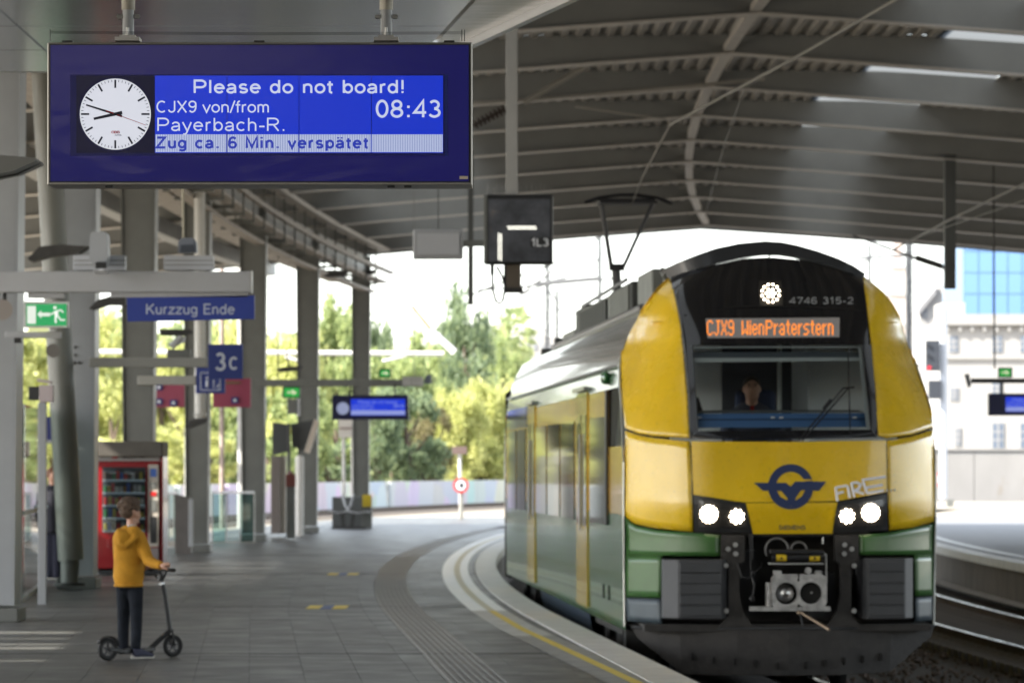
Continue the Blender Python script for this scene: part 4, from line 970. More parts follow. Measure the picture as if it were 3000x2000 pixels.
# underframe and bogies
def bogie(dc, par):
    b = MB()
    for s in (-1, 1):
        b.box(s * 1.10 - .07, s * 1.10 + .07, dc - 1.6, dc + 1.6, -.25, -.10); b.box(s * 1.16 - .1, s * 1.16 + .1, dc - .35, dc + .35, -.38, .05)
        for q in (-1.2, 1.2):
            b.tube([(s * 1.05, dc + q, -.15), (s * 1.30, dc + q, -.15)], .15, 12); b.tube([(s * 1.24, dc + q * .72, -.3), (s * 1.24, dc + q * .72, .15)], .09, 10); b.bar((s * 1.28, dc + q * .5, .1), (s * 1.28, dc + q * .85, -.32), .05, .07)
    bo = b.build('bogie', soot, par)
    for s in (-1, 1):
        for q in (-1.2, 1.2):
            MB().tube([(s * .72, dc + q, -.13), (s * .78, dc + q, -.13)], .45, 24).tube([(s * .69, dc + q, -.13), (s * .72, dc + q, -.13)], .42, 24).build('wheel', dark_steel, bo)
bogie(3.6, tr); bogie(18.6, tr)
MB().box(-1.25, 1.25, 5.9, 15.8, -.25, .10).box(-1.3, 1.3, 1.2, 21.8, .06, .2).box(-1.36, -1.0, 1.9, 5.4, -.02, .06).build('underframe', soot, tr)
MB().box(-1.38, -1.22, 1.25, 1.45, -.35, .1).tube([(-1.3, 1.3, -.34), (-1.2, .75, -.36), (-1.0, .7, -.4)], .04, 8).build('step_bracket', dark_steel, tr)
# roof equipment
ge = mat('equipment_grey', (.17, .18, .165), .5, var=.2, vs=3); gd = mat('equipment_dark', (.05, .055, .05), .6, var=.2, vs=5)
def rbox(name, x0, x1, d0, d1, z0, z1, m_): return MB().box(x0, x1, d0, d1, z0, z1).build(name, m_, tr, bevel=.02)
rbox('roof_unit', -.85, .85, 2.4, 3.4, 3.10, 3.42, ge)
MB().tube([(-.95, 1.9, 3.35), (-.92, 2.6, 3.43), (-.85, 3.4, 3.48)], .03, 8).tube([(-.9, 2.1, 3.3), (.2, 2.1, 3.42)], .02, 6).build('roof_bracket', ge, tr)
lv = rbox('roof_unit', -.95, .9, 3.5, 5.2, 3.12, 3.50, ge)
un = rbox('roof_unit', -1.0, .9, 5.4, 8.2, 3.10, 3.46, gd)
for k in range(8): MB().box(-1.03, -.99, 5.5 + k * .33, 5.72 + k * .33, 3.15, 3.42).build('louvre', ge, un)
un2 = rbox('roof_unit', -1.0, .9, 8.5, 13.0, 3.08, 3.44, ge)
for k in range(10): MB().box(-1.03, -.99, 8.6 + k * .44, 8.9 + k * .44, 3.13, 3.40).build('louvre', gd, un2)
rbox('roof_unit', -.9, .9, 13.2, 15.4, 3.08, 3.52, gd); rbox('roof_unit', -.9, .9, 15.7, 18.0, 3.08, 3.30, ge)
MB().tube([(-1.05, 3.4, 3.12), (-1.05, 17.5, 3.12)], .035, 8).tube([(-1.0, 6, 3.5), (-.95, 13.5, 3.5)], .02, 6).build('roof_pipe', chrome, tr)
# pantograph
pg = MB(); dp = 20.5; kx = lambda px, d: ((px - CX) * (Y0 + d) / F - X0 + d * st_) / ct
ub = kx(1808, dp); zz = lambda py, d: EYE - (py - HY) * (Y0 + d) / F
pg.tube([(ub + .05, dp, 3.2), (ub - .02, dp, zz(775, dp))], [.075, .06], 8); pg.box(ub - .11, ub + .1, dp - .06, dp + .06, zz(793, dp), zz(773, dp))
pg.tube([(ub - .08, dp, zz(785, dp)), (kx(1762, dp), dp, zz(600, dp))], .032, 8); pg.tube([(ub + .08, dp, zz(785, dp)), (kx(1914, dp), dp, zz(592, dp))], .026, 8)
pg.build('pantograph', black_m, tr, smooth=True)
hdz = zz(584, dp); u0, u1 = kx(1712, dp), kx(1968, dp)
MB().tube([(u0, dp, hdz - .05), (u0 + .2, dp, hdz + .02), (u0 + .5, dp, hdz + .06), (u1 - .5, dp, hdz + .06), (u1 - .2, dp, hdz + .02), (u1, dp, hdz - .05)], .028, 6).tube([(u0 + .2, dp + .3, hdz), (u1 - .2, dp + .3, hdz)], .03, 6).box(kx(1755, dp), kx(1925, dp), dp - .1, dp + .4, hdz - .06, hdz - .02).build('contact_strip', black_m, tr)
# second car
sc2 = link(bpy.data.objects.new('rear_car', None)); sc2.parent = tr; ORG[sc2.name] = Vector(); sc2.location = (0, 23, 0); sc2.rotation_euler.z = -.062
for s in (-1, 1):
    MB().grid(bodyrows([(s * 1.405, .06), (s * 1.414, 1.11)], 22, 0, 4)).build('side_panel', side_g, sc2); MB().grid(bodyrows([(s * 1.414, 1.11), (s * 1.395, 2.52)], 22, 0, 4)).build('side_panel', side_y, sc2)
MB().grid(bodyrows([(-1.395, 2.52), (-1.24, 2.86), (-.95, 3.08), (0, 3.2), (.95, 3.08), (1.24, 2.86), (1.395, 2.52)], 22, 0, 4)).build('roof', roof_m, sc2, smooth=True)
MB().add([(-1.4, 0, 0), (1.4, 0, 0), (1.4, 0, 2.6), (.9, 0, 3.1), (-.9, 0, 3.1), (-1.4, 0, 2.6)], [(0, 1, 2, 3, 4, 5)]).build('end_wall', gap_m, sc2)
MB().box(-.9, .5, 3, 9, 3.15, 3.34).box(-.7, -.2, 1, 2.2, 3.15, 3.44).build('roof_unit', gd, sc2, bevel=.03)
MB().box(-1.2, 1.2, -.9, .05, .1, 2.9).build('gangway', rubber, sc2)

# ------------------------------------------------------------------ people
def fuse(o, vox, sm=6):
    q = o.modifiers.new('fuse', 'REMESH'); q.mode = 'VOXEL'; q.voxel_size = vox; q.use_smooth_shade = True
    q = o.modifiers.new('soften', 'SMOOTH'); q.iterations = sm; q.factor = .5
    return o
skin = mat('skin', (.48, .27, .19), .5, var=.05, vs=8); skin_d = mat('skin_tan', (.50, .28, .20), .5)
must = mat('hoodie_mustard', (.47, .225, .014), .9, var=.16, vs=9, bump=.9, bs=7)
jean = mat('dark_jeans', (.013, .016, .022), .95, spec=.2, var=.3, vs=14, bump=.3, bs=12)
hairm = mat('hair_brown', (.085, .052, .032), .75, var=.45, vs=40, bump=.8, bs=60)
Yb = 35.3
def q_(px, py, dy=0): return P(px, py, Yb + dy)
# child
boy = thing('person', 'child in a mustard yellow hoodie and dark jeans standing on a black scooter', 'child', P(385, 1928, Yb))
b = MB()
b.tube([q_(385, 1545), q_(386, 1520)], [.042, .040], 12)
b.ball(q_(381, 1489), (.074, .088, .090), 16, 12); b.ball(q_(393, 1502, .035), (.050, .055, .066), 12, 10)
b.ball(q_(409, 1512, .07), (.013, .013, .012), 8, 6); b.tube([q_(403, 1497, .07), q_(408, 1510, .075)], [.010, .011], 6)
b.ball(q_(400, 1527, .05), (.026, .03, .018), 8, 6); b.ball(q_(405, 1519, .07), (.012, .02, .007), 8, 6)
b.ball(q_(398, 1506, -.035), (.012, .018, .026), 8, 8)
b.tube([q_(476, 1657, -.25), q_(484, 1659, -.27)], [.024, .026], 10)          # wrist, palm, fingers round the grip
for k in range(4):
    c = q_(483 + k * 4.2, 1657, -.27 - k * .004); b.tube([c + Vector((0, -.02, .008)), c + Vector((0, .005, .024)), c + Vector((0, .026, .008)), c + Vector((0, .022, -.016))], [.0085, .009, .0085, .0075], 6)
c = q_(482, 1661, -.27); b.tube([c, c + Vector((.012, -.02, -.012)), c + Vector((.03, -.018, -.02))], [.010, .009, .008], 6)
b.tube([q_(360, 1560), q_(376, 1700)], [.06, .07], 10); b.tube([q_(385, 1545), q_(375, 1600)], [.05, .08], 10)
b.tube([q_(362, 1705, .03), q_(362, 1790, .03), q_(362, 1905, .03)], [.035, .032, .026], 8); b.tube([q_(397, 1705, -.02), q_(399, 1790, -.06), q_(398, 1918, -.29)], [.035, .032, .026], 8)
b.tube([q_(405, 1560), q_(434, 1642, -.1), q_(478, 1657, -.25)], [.035, .03, .02], 8)
b.tube([q_(350, 1560, .05), q_(378, 1650, .2), q_(432, 1664, .16)], [.035, .03, .02], 8)
c = q_(437, 1664, .15)
for k in range(4): b.tube([c + Vector((k * .011, -.02, .0)), c + Vector((k * .011, .005, .02)), c + Vector((k * .011, .022, 0))], .0085, 6)
fuse(b.build('body', skin, boy), .007, 3)
hh = MB(); hh.ball(q_(377, 1482), (.084, .096, .078), 18, 14); hh.ball(q_(374, 1496, -.015), (.072, .082, .064), 14, 10); hh.ball(q_(392, 1486, -.01), (.055, .07, .045), 12, 8); hh.ball(q_(390, 1468, .03), (.06, .06, .036), 12, 8)
r2 = random.Random(3)
for k in range(220):
    th = r2.uniform(0, 6.28); ph = r2.uniform(.05, 1.75); n_ = Vector((math.sin(ph) * math.cos(th), math.sin(ph) * math.sin(th), math.cos(ph) * .95)); c = q_(376, 1484) + Vector((n_.x * .08, n_.y * .09, n_.z * .078))
    hh.tube([c, c + n_ * .016 + Vector((r2.uniform(-.012, .012), r2.uniform(-.01, .01), r2.uniform(-.014, .004)))], [.013, .003], 5)
fuse(hh.build('hair', hairm, boy), .006, 1)
h = MB()
def el(px, py, a, d, dy=0): c = q_(px, py, dy); return [c + Vector((a * math.cos(t), d * math.sin(t), 0)) for t in [2 * math.pi * k / 20 for k in range(20)]]
h.loft([el(377, 1717, .112, .09), el(377, 1700, .120, .10), el(377, 1690, .128, .108), el(377, 1650, .122, .10), el(376, 1610, .125, .098), el(376, 1575, .130, .09), el(377, 1556, .115, .075), el(380, 1545, .075, .06), el(382, 1538, .05, .05)])
h.tube([q_(404, 1562, -.02), q_(420, 1600, -.05), q_(434, 1640, -.10), q_(455, 1651, -.17), q_(474, 1656, -.24)], [.052, .052, .050, .042, .034], 12)
h.tube([q_(350, 1562, .03), q_(360, 1610, .12), q_(380, 1650, .2), q_(428, 1664, .17)], [.05, .05, .046, .034], 12)
h.ball(q_(360, 1583, -.075), (.078, .05, .085), 14, 12); h.ball(q_(392, 1560, -.05), (.062, .05, .06), 12, 10); h.tube([q_(347, 1548, -.06), q_(352, 1590, -.12), q_(368, 1600, -.125), q_(392, 1580, -.11), q_(401, 1553, -.06)], [.02, .024, .022, .022, .02], 8)
fuse(h.build('hoodie', must, boy), .010, 5)
MB().ring(q_(377, 1713), .108, .014, (0, 0, 1), 24, 8).build('hem', must, boy, smooth=True).scale = (1, 1, 1)
MB().tube([q_(374, 1541, -.05), q_(386, 1538, -.055), q_(396, 1542, -.04)], .010, 6).build('collar', mat('shirt_white', (.6, .6, .58), .8), boy, smooth=True)
j = MB(); j.loft([el(377, 1725, .100, .085), el(377, 1712, .108, .09), el(378, 1700, .105, .088)])
def leg(pts): 
    j.tube([q_(*p[:3]) for p in pts], [p[3] for p in pts], 12)
leg([(362, 1722, .02, .060), (362, 1790, .03, .054), (361, 1850, .03, .047), (362, 1908, .03, .044)]); leg([(398, 1722, -.02, .062), (399, 1790, -.06, .054), (399, 1850, -.18, .047), (397, 1903, -.29, .042)])
fuse(j.build('jeans', jean, boy), .011, 4)
shoe_m = mat('shoe_navy', (.045, .05, .085), .8); sole_m = mat('sole_white', (.6, .58, .54), .6)
def shoe(x0, x1, y, dy, m1, m2):
    s_ = MB(); a, b_ = q_(x0, y, dy), q_(x1, y, dy); L_ = b_.x - a.x
    s_.tube([a + Vector((L_ * .1, 0, .045)), a + Vector((L_ * .3, .02, .05)), a + Vector((L_ * .6, .05, .04)), a + Vector((L_ * .95, .09, .025))], [(.034, .04), (.036, .045), (.036, .03), (.02, .018)], 10)
    so_ = fuse(s_.build('shoe', m1, boy), .008, 3)
    t_ = MB(); t_.loft([[a + Vector((L_ * u * 1.0, .1 * u + v, z)) for u, v in ((0, -.03), (.5, -.036), (.95, -.02), (1.02, .01), (.9, .034), (.4, .034), (0, .03))] for z in (.002, .028)])
    t_.build('sole', m2, so_, bevel=.006)
shoe(383, 449, 1929, -.30, shoe_m, sole_m); shoe(349, 392, 1916, .03, mat('shoe_dark', (.02, .02, .03), .8), black_p)
# scooter
scoot = thing('kick_scooter', 'black two-wheeled kick scooter with large spoked wheels under the child', 'scooter', P(410, 1930, Yb))
hv = Vector((.8, .6, 0)); nv = Vector((.6, -.8, 0))
rw, fw_ = P(316, 1904, 34.87), P(506, 1889, 35.47); rw.z = .094; fw_.z = .097
def wheel(c):
    t_ = MB().ring(c, .076, .018, nv, 32, 8).build('tyre', rubber, scoot, smooth=True)
    r_ = MB().ring(c, .056, .007, nv, 24, 6).tube([c - nv * .02, c + nv * .02], .017, 12)
    for k in range(5):
        a = 2 * math.pi * k / 5 + .3; r_.bar(c, c + (hv * math.cos(a) + Vector((0, 0, 1)) * math.sin(a)) * .058, .016, .012)
    r_.build('rim', mat('rim_black', (.04, .04, .045), .35), t_)
wheel(rw); wheel(fw_)
up = Vector((0, 0, 1))
MB().bar(rw + hv * .10 + up * -.02, fw_ - hv * .22 + up * -.02, .115, .03).bar(rw + up * 0 + nv * .035, rw + hv * .14 - up * .02 + nv * .035, .02, .03).bar(rw - nv * .035, rw + hv * .14 - up * .02 - nv * .035, .02, .03).build('deck', black_p, scoot, bevel=.005)
MB().tube([rw + (hv * math.cos(R(a)) + up * math.sin(R(a))) * .104 for a in range(150, 10, -15)], [(.028, .006)] * 10, 8).build('mudguard', black_p, scoot)
hb = P(469, 1668, 35.38); neck = P(499, 1845, 35.45)
MB().tube([fw_ - hv * .22 - up * .02, fw_ - hv * .13 + up * .05, neck], [.022, .022, .020], 8).box(fw_.x - .22, fw_.x - .15, fw_.y - .15, fw_.y - .10, .03, .09).build('frame', black_m, scoot)
MB().tube([neck + nv * .03, fw_ + nv * .03], .010, 6).tube([neck - nv * .03, fw_ - nv * .03], .010, 6).tube([neck - nv * .03, neck + nv * .03], .014, 6).build('fork', black_m, scoot)
MB().tube([neck - up * .02, P(484, 1745, 35.42), hb], [.020, .018, .015], 10).tube([P(472, 1682, 35.38), P(470, 1700, 35.38)], .026, 10).build('stem', black_p, scoot)
MB().tube([P(472, 1705, 35.36), P(474, 1712, 35.36)], .024, 10).tube([neck - hv * .06 - up * .03, neck - hv * .09 - up * .06], .012, 8).build('clamp', chrome, scoot)
MB().tube([hb - nv * .21, hb + nv * .21], .011, 10).tube([hb - nv * .1, hb - nv * .06 - up * .06, hb - up * .09, hb + nv * .06 - up * .06, hb + nv * .1], .009, 6).build('handlebar', black_m, scoot)
for s in (-1, 1): MB().tube([hb + nv * .12 * s, hb + nv * .215 * s], .017, 10).build('grip', rubber, scoot)
MB().box(fw_.x - .245, fw_.x - .205, fw_.y - .18, fw_.y - .15, .06, .075).build('reflector', mat('reflector_red', (.4, .02, .02), .3), scoot)

MB().box(-.32, .06, 1.62, 1.72, 1.62, 2.28).build('driver_seat', mat('seat_blue', (.04, .06, .13), .8), tr, bevel=.05)
# driver
dc = tw(S(2246, 1130, -1.25).x, S(2246, 1130, -1.25).y, S(2246, 1130, -1.25).z)
drv = thing('person', 'train driver in navy jacket and red tie behind the windscreen', 'driver', tw(S(2246, 1130, -1.25).x, 1.5, 1.6))
b = MB(); b.ball(dc, (.076, .09, .105), 16, 12); b.ball(dc + Vector((0, -.02, -.05)), (.068, .078, .078), 14, 10); b.tube([dc + Vector((0, -.085, .02)), dc + Vector((0, -.105, -.015))], [.010, .015], 6)
b.ball(dc + Vector((0, -.083, -.058)), (.026, .01, .007), 8, 6)
for s in (-1, 1): b.ball(dc + Vector((s * .08, .01, -.01)), (.012, .02, .03), 8, 6); b.ball(dc + Vector((s * .03, -.082, .022)), (.014, .008, .008), 8, 6)
b.tube([dc + Vector((0, .02, -.06)), dc + Vector((0, .035, -.2))], [.056, .058], 12); b.loft([[dc + Vector((.17 * f * math.cos(t), .09 * math.sin(t) + .05, z)) for t in [2 * math.pi * k / 16 for k in range(16)]] for f, z in ((.3, -.2), (.9, -.27), (1, -.35), (.85, -.5))])
fuse(b.build('body', skin_d, drv), .009, 3)
eye = MB()
for s in (-1, 1): eye.ball(dc + Vector((s * .03, -.089, .022)), (.010, .004, .005), 8, 6); eye.bar(dc + Vector((s * .015, -.09, .04)), dc + Vector((s * .05, -.084, .04)), .006, .007)
eye.build('eyes', black_p, drv)
hr = MB(); hr.ball(dc + Vector((0, .02, .042)), (.083, .092, .075), 16, 12); fuse(hr.build('hair', mat('hair_dark', (.05, .038, .03), .7), drv), .01, 2)
jk = MB(); jk.loft([[dc + Vector((f * .24 * math.cos(t), f * .13 * math.sin(t) + .05, z)) for t in [2 * math.pi * k / 20 for k in range(20)]] for f, z in ((.27, -.125), (.60, -.165), (.95, -.22), (1.05, -.36), (1.0, -.6))])
for s in (-1, 1): jk.tube([dc + Vector((s * .2, .05, -.24)), dc + Vector((s * .26, -.05, -.42)), dc + Vector((s * .16, -.28, -.48))], [.06, .055, .045], 10)
fuse(jk.build('jacket', mat('jacket_navy', (.09, .10, .14), .8), drv), .014, 3)
MB().add([dc + Vector(p) for p in ((-.018, -.075, -.16), (.018, -.075, -.16), (.014, -.105, -.24), (0, -.11, -.26), (-.014, -.105, -.24))], [(0, 1, 2, 3, 4)]).build('tie', mat('tie_red', (.35, .02, .02), .7), drv)

# dark-clothed person half hidden behind the leaning pillar
Yp = 60.5
pp = thing('person', 'person in dark clothes half hidden behind the leaning round pillar', 'person', P(150, 1695, Yp))
z = lambda px, py, dy=0: P(px, py, Yp + dy)
b = MB(); b.ball(z(157, 1393), (.08, .09, .11), 12, 10); b.tube([z(156, 1412), z(155, 1432)], [.05, .055], 10); b.tube([z(154, 1430), z(154, 1540)], [.12, .13], 12); b.tube([z(146, 1540), z(143, 1690)], [.08, .04], 8); b.tube([z(162, 1540), z(165, 1690)], [.08, .04], 8)
b.ball(z(166, 1394), (.02, .02, .02), 6, 6); fuse(b.build('body', skin, pp), .015, 2)
hr = MB(); hr.ball(z(154, 1388, .02), (.09, .10, .10), 12, 10); hr.build('hair', mat('hair_auburn', (.14, .06, .03), .7), pp, smooth=True)
jk = MB(); jk.tube([z(155, 1420), z(154, 1440), z(153, 1490), z(153, 1560)], [.07, (.2, .14), (.19, .14), (.19, .14)], 14)
for s in (-1, 1): jk.tube([z(154 + s * 38, 1442), z(154 + s * 46, 1500), z(154 + s * 40, 1550)], [.06, .055, .045], 8)
fuse(jk.build('coat', mat('coat_dark', (.012, .013, .022), .85), pp), .02, 3)
jk = MB(); jk.tube([z(145, 1550), z(143, 1620), z(142, 1692)], [.095, .075, .06], 10); jk.tube([z(164, 1550), z(165, 1620), z(166, 1692)], [.095, .075, .06], 10); fuse(jk.build('trousers', mat('trousers_navy', (.012, .014, .03), .85), pp), .02, 3)
# ------------------------------------------------------------------ arms, signs and gear hanging along the platform
def wbox(name, px0, py0, px1, py1, Y, dy, m, par, bevel=.006):
    a, b = P(px0, py1, Y), P(px1, py0, Y); return MB().box(a.x, b.x, Y - dy / 2, Y + dy / 2, a.z, b.z).build(name, m, par, bevel=bevel)
def wpoly(name, pts, Y, dy, m, par): return MB().prism([(P(x, y, Y).x, P(x, y, Y).z) for x, y in pts], Y - dy / 2, Y + dy / 2).build(name, m, par)
arm_p = mat('arm_paint', (.37, .38, .40), .45, var=.06, vs=2)
Y1 = 43.2
t = thing('cantilever_arm', 'light grey horizontal arm carrying two cameras and the Kurzzug Ende sign', 'beam', P(60, 825, Y1))
wbox('arm', -60, 796, 738, 857, Y1, .2, arm_p, t, .012); wbox('under_rail', 325, 857, 728, 872, Y1, .1, arm_p, t)
wbox('sign_bracket', 82, 857, 189, 874, Y1, .06, arm_p, t); wbox('end_plate', 736, 794, 739, 858, Y1, .21, galv, t, 0)
kz = thing('hanging_sign', 'blue sign with white words Kurzzug Ende under the light grey arm', 'sign', P(560, 940, Y1))
wpoly('board', [(372, 872), (746, 865), (746, 935), (374, 942)], Y1 - .02, .06, blue_sign, kz)
letters('lettering', 'Kurzzug Ende', 427, 688, 890, 920, Y1 - .054, mat('lettering_pale', (.42, .47, .62), .5), kz, .15, .05)
ex = thing('exit_sign', 'lit green emergency exit sign with running figure and arrow pointing left', 'sign', P(136, 958, Y1))
wbox('frame', 71, 883, 202, 960, Y1, .08, mat('sign_frame', (.55, .56, .56), .4), ex)
gexit = emis('exit_green', (36, 150, 84), .85, (.02, .2, .08)); wexit = emis('exit_white', (214, 226, 214), .85, (.4, .4, .4))
wbox('panel', 77, 890, 195, 954, Y1 - .042, .006, gexit, ex, 0)
wbox('door_mark', 80, 896, 105, 948, Y1 - .047, .003, wexit, ex, 0)
ym = Y1 - .047
wpoly('arrow_mark', [(109, 920), (121, 909), (121, 916), (147, 916), (147, 926), (121, 926), (121, 933)], ym, .003, wexit, ex)
m = MB()
def st2(pts, r_): m.tube([P(x, y, ym) for x, y in pts], r_, 6)
m.disc(P(161, 901, ym), .017, t=.003, n=12); st2([(166, 912), (166, 928)], .020); st2([(165, 911), (178, 908), (186, 915)], .009); st2([(162, 912), (152, 920), (148, 920)], .009); st2([(165, 926), (163, 936), (164, 946)], .011); st2([(170, 926), (178, 937), (191, 937)], .010)
m.build('running_figure', wexit, ex)
wbox('light_tube', 84, 957, 143, 971, Y1, .05, emis('tube_yellow', (232, 236, 170), .9), ex)
hl_ = thing('lamp_bracket', 'grey bar with round lamps fixed to the nearest column below the exit sign', 'bracket', P(60, 990, 43.4))
wbox('bar', 17, 972, 180, 990, 43.4, .1, arm_p, hl_); MB().tube([P(155, 1027, 43.3), P(155, 1027, 43.4)], .07, 20).build('round_lamp', mat('lamp_disc', (.16, .15, .14), .5), hl_); MB().box(*[v for v in (P(45, 0, 43.4).x, P(65, 0, 43.4).x)], 43.3, 43.4, P(0, 1005, 43.4).z, P(0, 990, 43.4).z).build('clip', black_m, hl_)
sp_ = thing('loudspeaker', 'round pale loudspeaker hanging under the arm at the left edge of the picture', 'loudspeaker', P(8, 905, 43.2))
MB().tube([P(6, 907, 43.1), P(6, 907, 43.3)], .105, 24).build('speaker_body', mat('speaker_beige', (.30, .27, .25), .5), sp_, smooth=True); MB().tube([P(14, 878, 43.1), P(14, 860, 43.2)], .02, 8).build('speaker_stem', dark_steel, sp_)
def camera_unit(name, lab, px, py0, py1, plate_x0, plate_x1, kind):
    t = thing(name, lab, 'camera', P(px, py1, Y1))
    pl_ = wbox('mount_box', plate_x0, 749, plate_x1, 792, Y1 + .05, .12, mat('box_white', (.48, .50, .54), .45), t)
    for k in range(2): wbox('groove', plate_x0 + 1, 762 + k * 13, plate_x1 - 1, 764 + k * 13, Y1 - .012, .004, paint_grey, pl_, 0)
    if kind == 0:
        a0 = [(268, 690), (275, 682), (308, 682), (317, 692), (320, 758), (312, 778), (277, 778), (266, 758)]
        wpoly('housing', a0, Y1 - .25, .34, mat('cam_grey', (.36, .38, .41), .4), t); wbox('hood', 270, 682, 318, 776, Y1 - .18, .3, mat('cam_grey', (.36, .38, .41), .4), t, .03)
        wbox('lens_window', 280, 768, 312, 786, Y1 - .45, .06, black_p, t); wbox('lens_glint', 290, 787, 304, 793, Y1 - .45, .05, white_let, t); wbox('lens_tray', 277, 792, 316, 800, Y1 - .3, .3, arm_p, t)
    else:
        wpoly('housing', [(524, 712), (534, 699), (568, 699), (576, 712), (577, 740), (525, 742)], Y1 - .1, .22, mat('cam_blue_grey', (.16, .18, .22), .4), t)
        wpoly('lens_window', [(530, 718), (569, 716), (573, 738), (528, 740)], Y1 - .22, .02, mat('cam_dark', (.05, .06, .08), .3), t)
    return t
camera_unit('surveillance_camera', 'tall light grey surveillance camera on the arm, aimed at the viewer', 292, 682, 792, 216, 369, 0)
camera_unit('surveillance_camera', 'small hooded dark grey camera on a white box, right end of the arm', 550, 699, 792, 481, 627, 1)
# second and third arms
Y2 = 55.6
t = thing('cantilever_arm', 'grey arm holding the blue 3c sign', 'beam', P(430, 1060, Y2)); wbox('arm', 262, 1047, 608, 1076, Y2, .14, mat('arm_mid', (.27, .27, .25), .5), t, .01)
wbox('junction_box', 490, 1024, 560, 1047, Y2, .12, paint_grey, t)
m = MB(); m.tube([P(505, 1020, Y2), P(535, 985, Y2)], .03, 6); m.build('lamp_stay', galv, t)
cm = thing('surveillance_camera', 'dark camera with white body above the arm of the 3c sign', 'camera', P(540, 1000, Y2 + .3)); wpoly('housing', [(468, 965), (560, 966), (566, 974), (530, 984), (472, 982)], Y2 + .3, .2, dark_steel, cm); wpoly('body', [(492, 1012), (524, 982), (544, 986), (540, 1002), (508, 1018)], Y2 + .25, .1, mat('cam_white', (.5, .52, .55), .4), cm)
s3 = thing('hanging_sign', 'blue square platform sign reading 3c', 'sign', P(661, 1110, Y2)); wbox('board', 610, 1008, 712, 1110, Y2 - .02, .07, mat('sign_navy', lin((30, 48, 116)), .45), s3)
letters('lettering', '3', 630, 662, 1034, 1084, Y2 - .06, mat('lettering_grey', (.48, .51, .60), .5), s3, .17); letters('lettering', 'c', 671, 697, 1030, 1082, Y2 - .06, MATS['lettering_grey'], s3, .13)
Y3 = 67.5
t = thing('cantilever_arm', 'grey arm holding the blue pictogram sign, behind the 3c sign', 'beam', P(490, 1112, Y3)); wbox('arm', 404, 1100, 575, 1127, Y3, .14, MATS['arm_mid'], t, .01)
s4 = thing('hanging_sign', 'blue square pictogram sign with white figure and frame, partly behind the 3c sign', 'sign', P(618, 1152, Y3)); wbox('board', 574, 1076, 660, 1152, Y3 - .02, .07, MATS['sign_navy'], s4)
m = MB(); 
for a, b_ in (((588, 1092), (588, 1142)), ((588, 1142), (645, 1142)), ((645, 1142), (645, 1092)), ((588, 1092), (645, 1092))): m.tube([P(*a, Y3 - .06), P(*b_, Y3 - .06)], .008, 4)
m.build('pictogram_frame', MATS['lettering_grey'], s4)
m = MB().disc(P(607, 1107, Y3 - .06), .022, t=.003, n=12); m.tube([P(607, 1114, Y3 - .06), P(607, 1134, Y3 - .06)], .022, 6); m.build('pictogram_figure', MATS['lettering_grey'], s4)
MB().tube([P(626, 1112, Y3 - .06), P(626, 1134, Y3 - .06), P(638, 1134, Y3 - .06), P(640, 1124, Y3 - .06)], .010, 6).build('pictogram_lift', MATS['lettering_grey'], s4)
# raspberry route boards
ras = mat('raspberry', lin((140, 58, 82)), .5)
for k, (x0, x1, lab) in enumerate(((444, 560, 'raspberry red hanging board left of the white pipe, with small blue pictograms'), (624, 735, 'raspberry red hanging board behind the 3c sign, right of the white pipe'))):
    b_ = thing('hanging_board', lab, 'sign', P((x0 + x1) / 2, 1195, 82), 'raspberry red boards hanging behind the 3c sign'); wbox('board', x0, 1108 if k else 1120, x1, 1193, 82, .1, ras, b_)
    for (px, py) in (((466, 1134), (466, 1176), (508, 1180)) if k == 0 else ((688, 1172),)): wbox('pictogram', px - 10, py - 9, px + 10, py + 9, 81.93, .02, MATS['sign_navy'], b_, 0); MB().disc(P(px, py, 81.91), .03, t=.004, n=8).build('pictogram_mark', white_let, b_)
    if k: wbox('print_lines', 652, 1118, 705, 1124, 81.93, .02, mat('dull_olive', (.14, .10, .05), .6), b_, 0)
# far display on its arm
def small_display(lab, px0, py0, px1, py1, Y, full=True):
    t = thing('departure_display', lab, 'display', P((px0 + px1) / 2, py1, Y)); W, H_ = px1 - px0, py1 - py0
    wbox('casing', px0, py0, px1, py1, Y + .1, .2, mat('casing_navy', lin((16, 20, 60)), .3), t)
    wbox('screen', px0 + W * .245, py0 + H_ * .16, px0 + W * .955, py0 + H_ * .82, Y - .012, .01, emis('far_lcd', (24, 52, 205), 1, (.01, .02, .1)), t, 0)
    wbox('ticker', px0 + W * .247, py0 + H_ * .62, px0 + W * .953, py0 + H_ * .80, Y - .02, .006, emis('far_ticker', (140, 152, 215), 1), t, 0)
    def L_(s, fx0, fx1, fy0, fy1, w_=.16): letters('display_text', s, px0 + W * fx0, px0 + W * fx1, py0 + H_ * fy0, py0 + H_ * fy1, Y - .02, emis('far_text', (120, 140, 225), 1), t, w_, .06)
    L_('Please do not board!', .34, .85, .22, .33); L_('CJX9 von/from', .25, .54, .38, .47); L_('Payerbach-R.', .25, .55, .51, .60); L_('08:43', .80, .95, .36, .50)
    if full:
        c = P(px0 + W * .14, (py0 + py1) / 2 + 3, Y - .01); MB().disc(c, W * .082 * Y / F, n=32).build('clock_face', emis('far_clock', (150, 158, 190), .9), t)
    return t
Y5 = 91.4
small_display('small blue departure display with clock, on the arm between the far columns', 973, 1157, 1197, 1229, Y5)
t = thing('cantilever_arm', 'long dark grey arm across the far columns, above the small blue display', 'beam', P(960, 1120, Y5 + .2)); wbox('arm', 752, 1111, 1190, 1132, Y5 + .2, .14, paint_grey, t, .01)
m = MB().tube([P(1025, 1157, Y5 + .1), P(1025, 1130, Y5 + .1)], .02, 6).tube([P(1157, 1157, Y5 + .1), P(1157, 1125, Y5 + .1)], .02, 6); m.build('hanger', dark_steel, t)
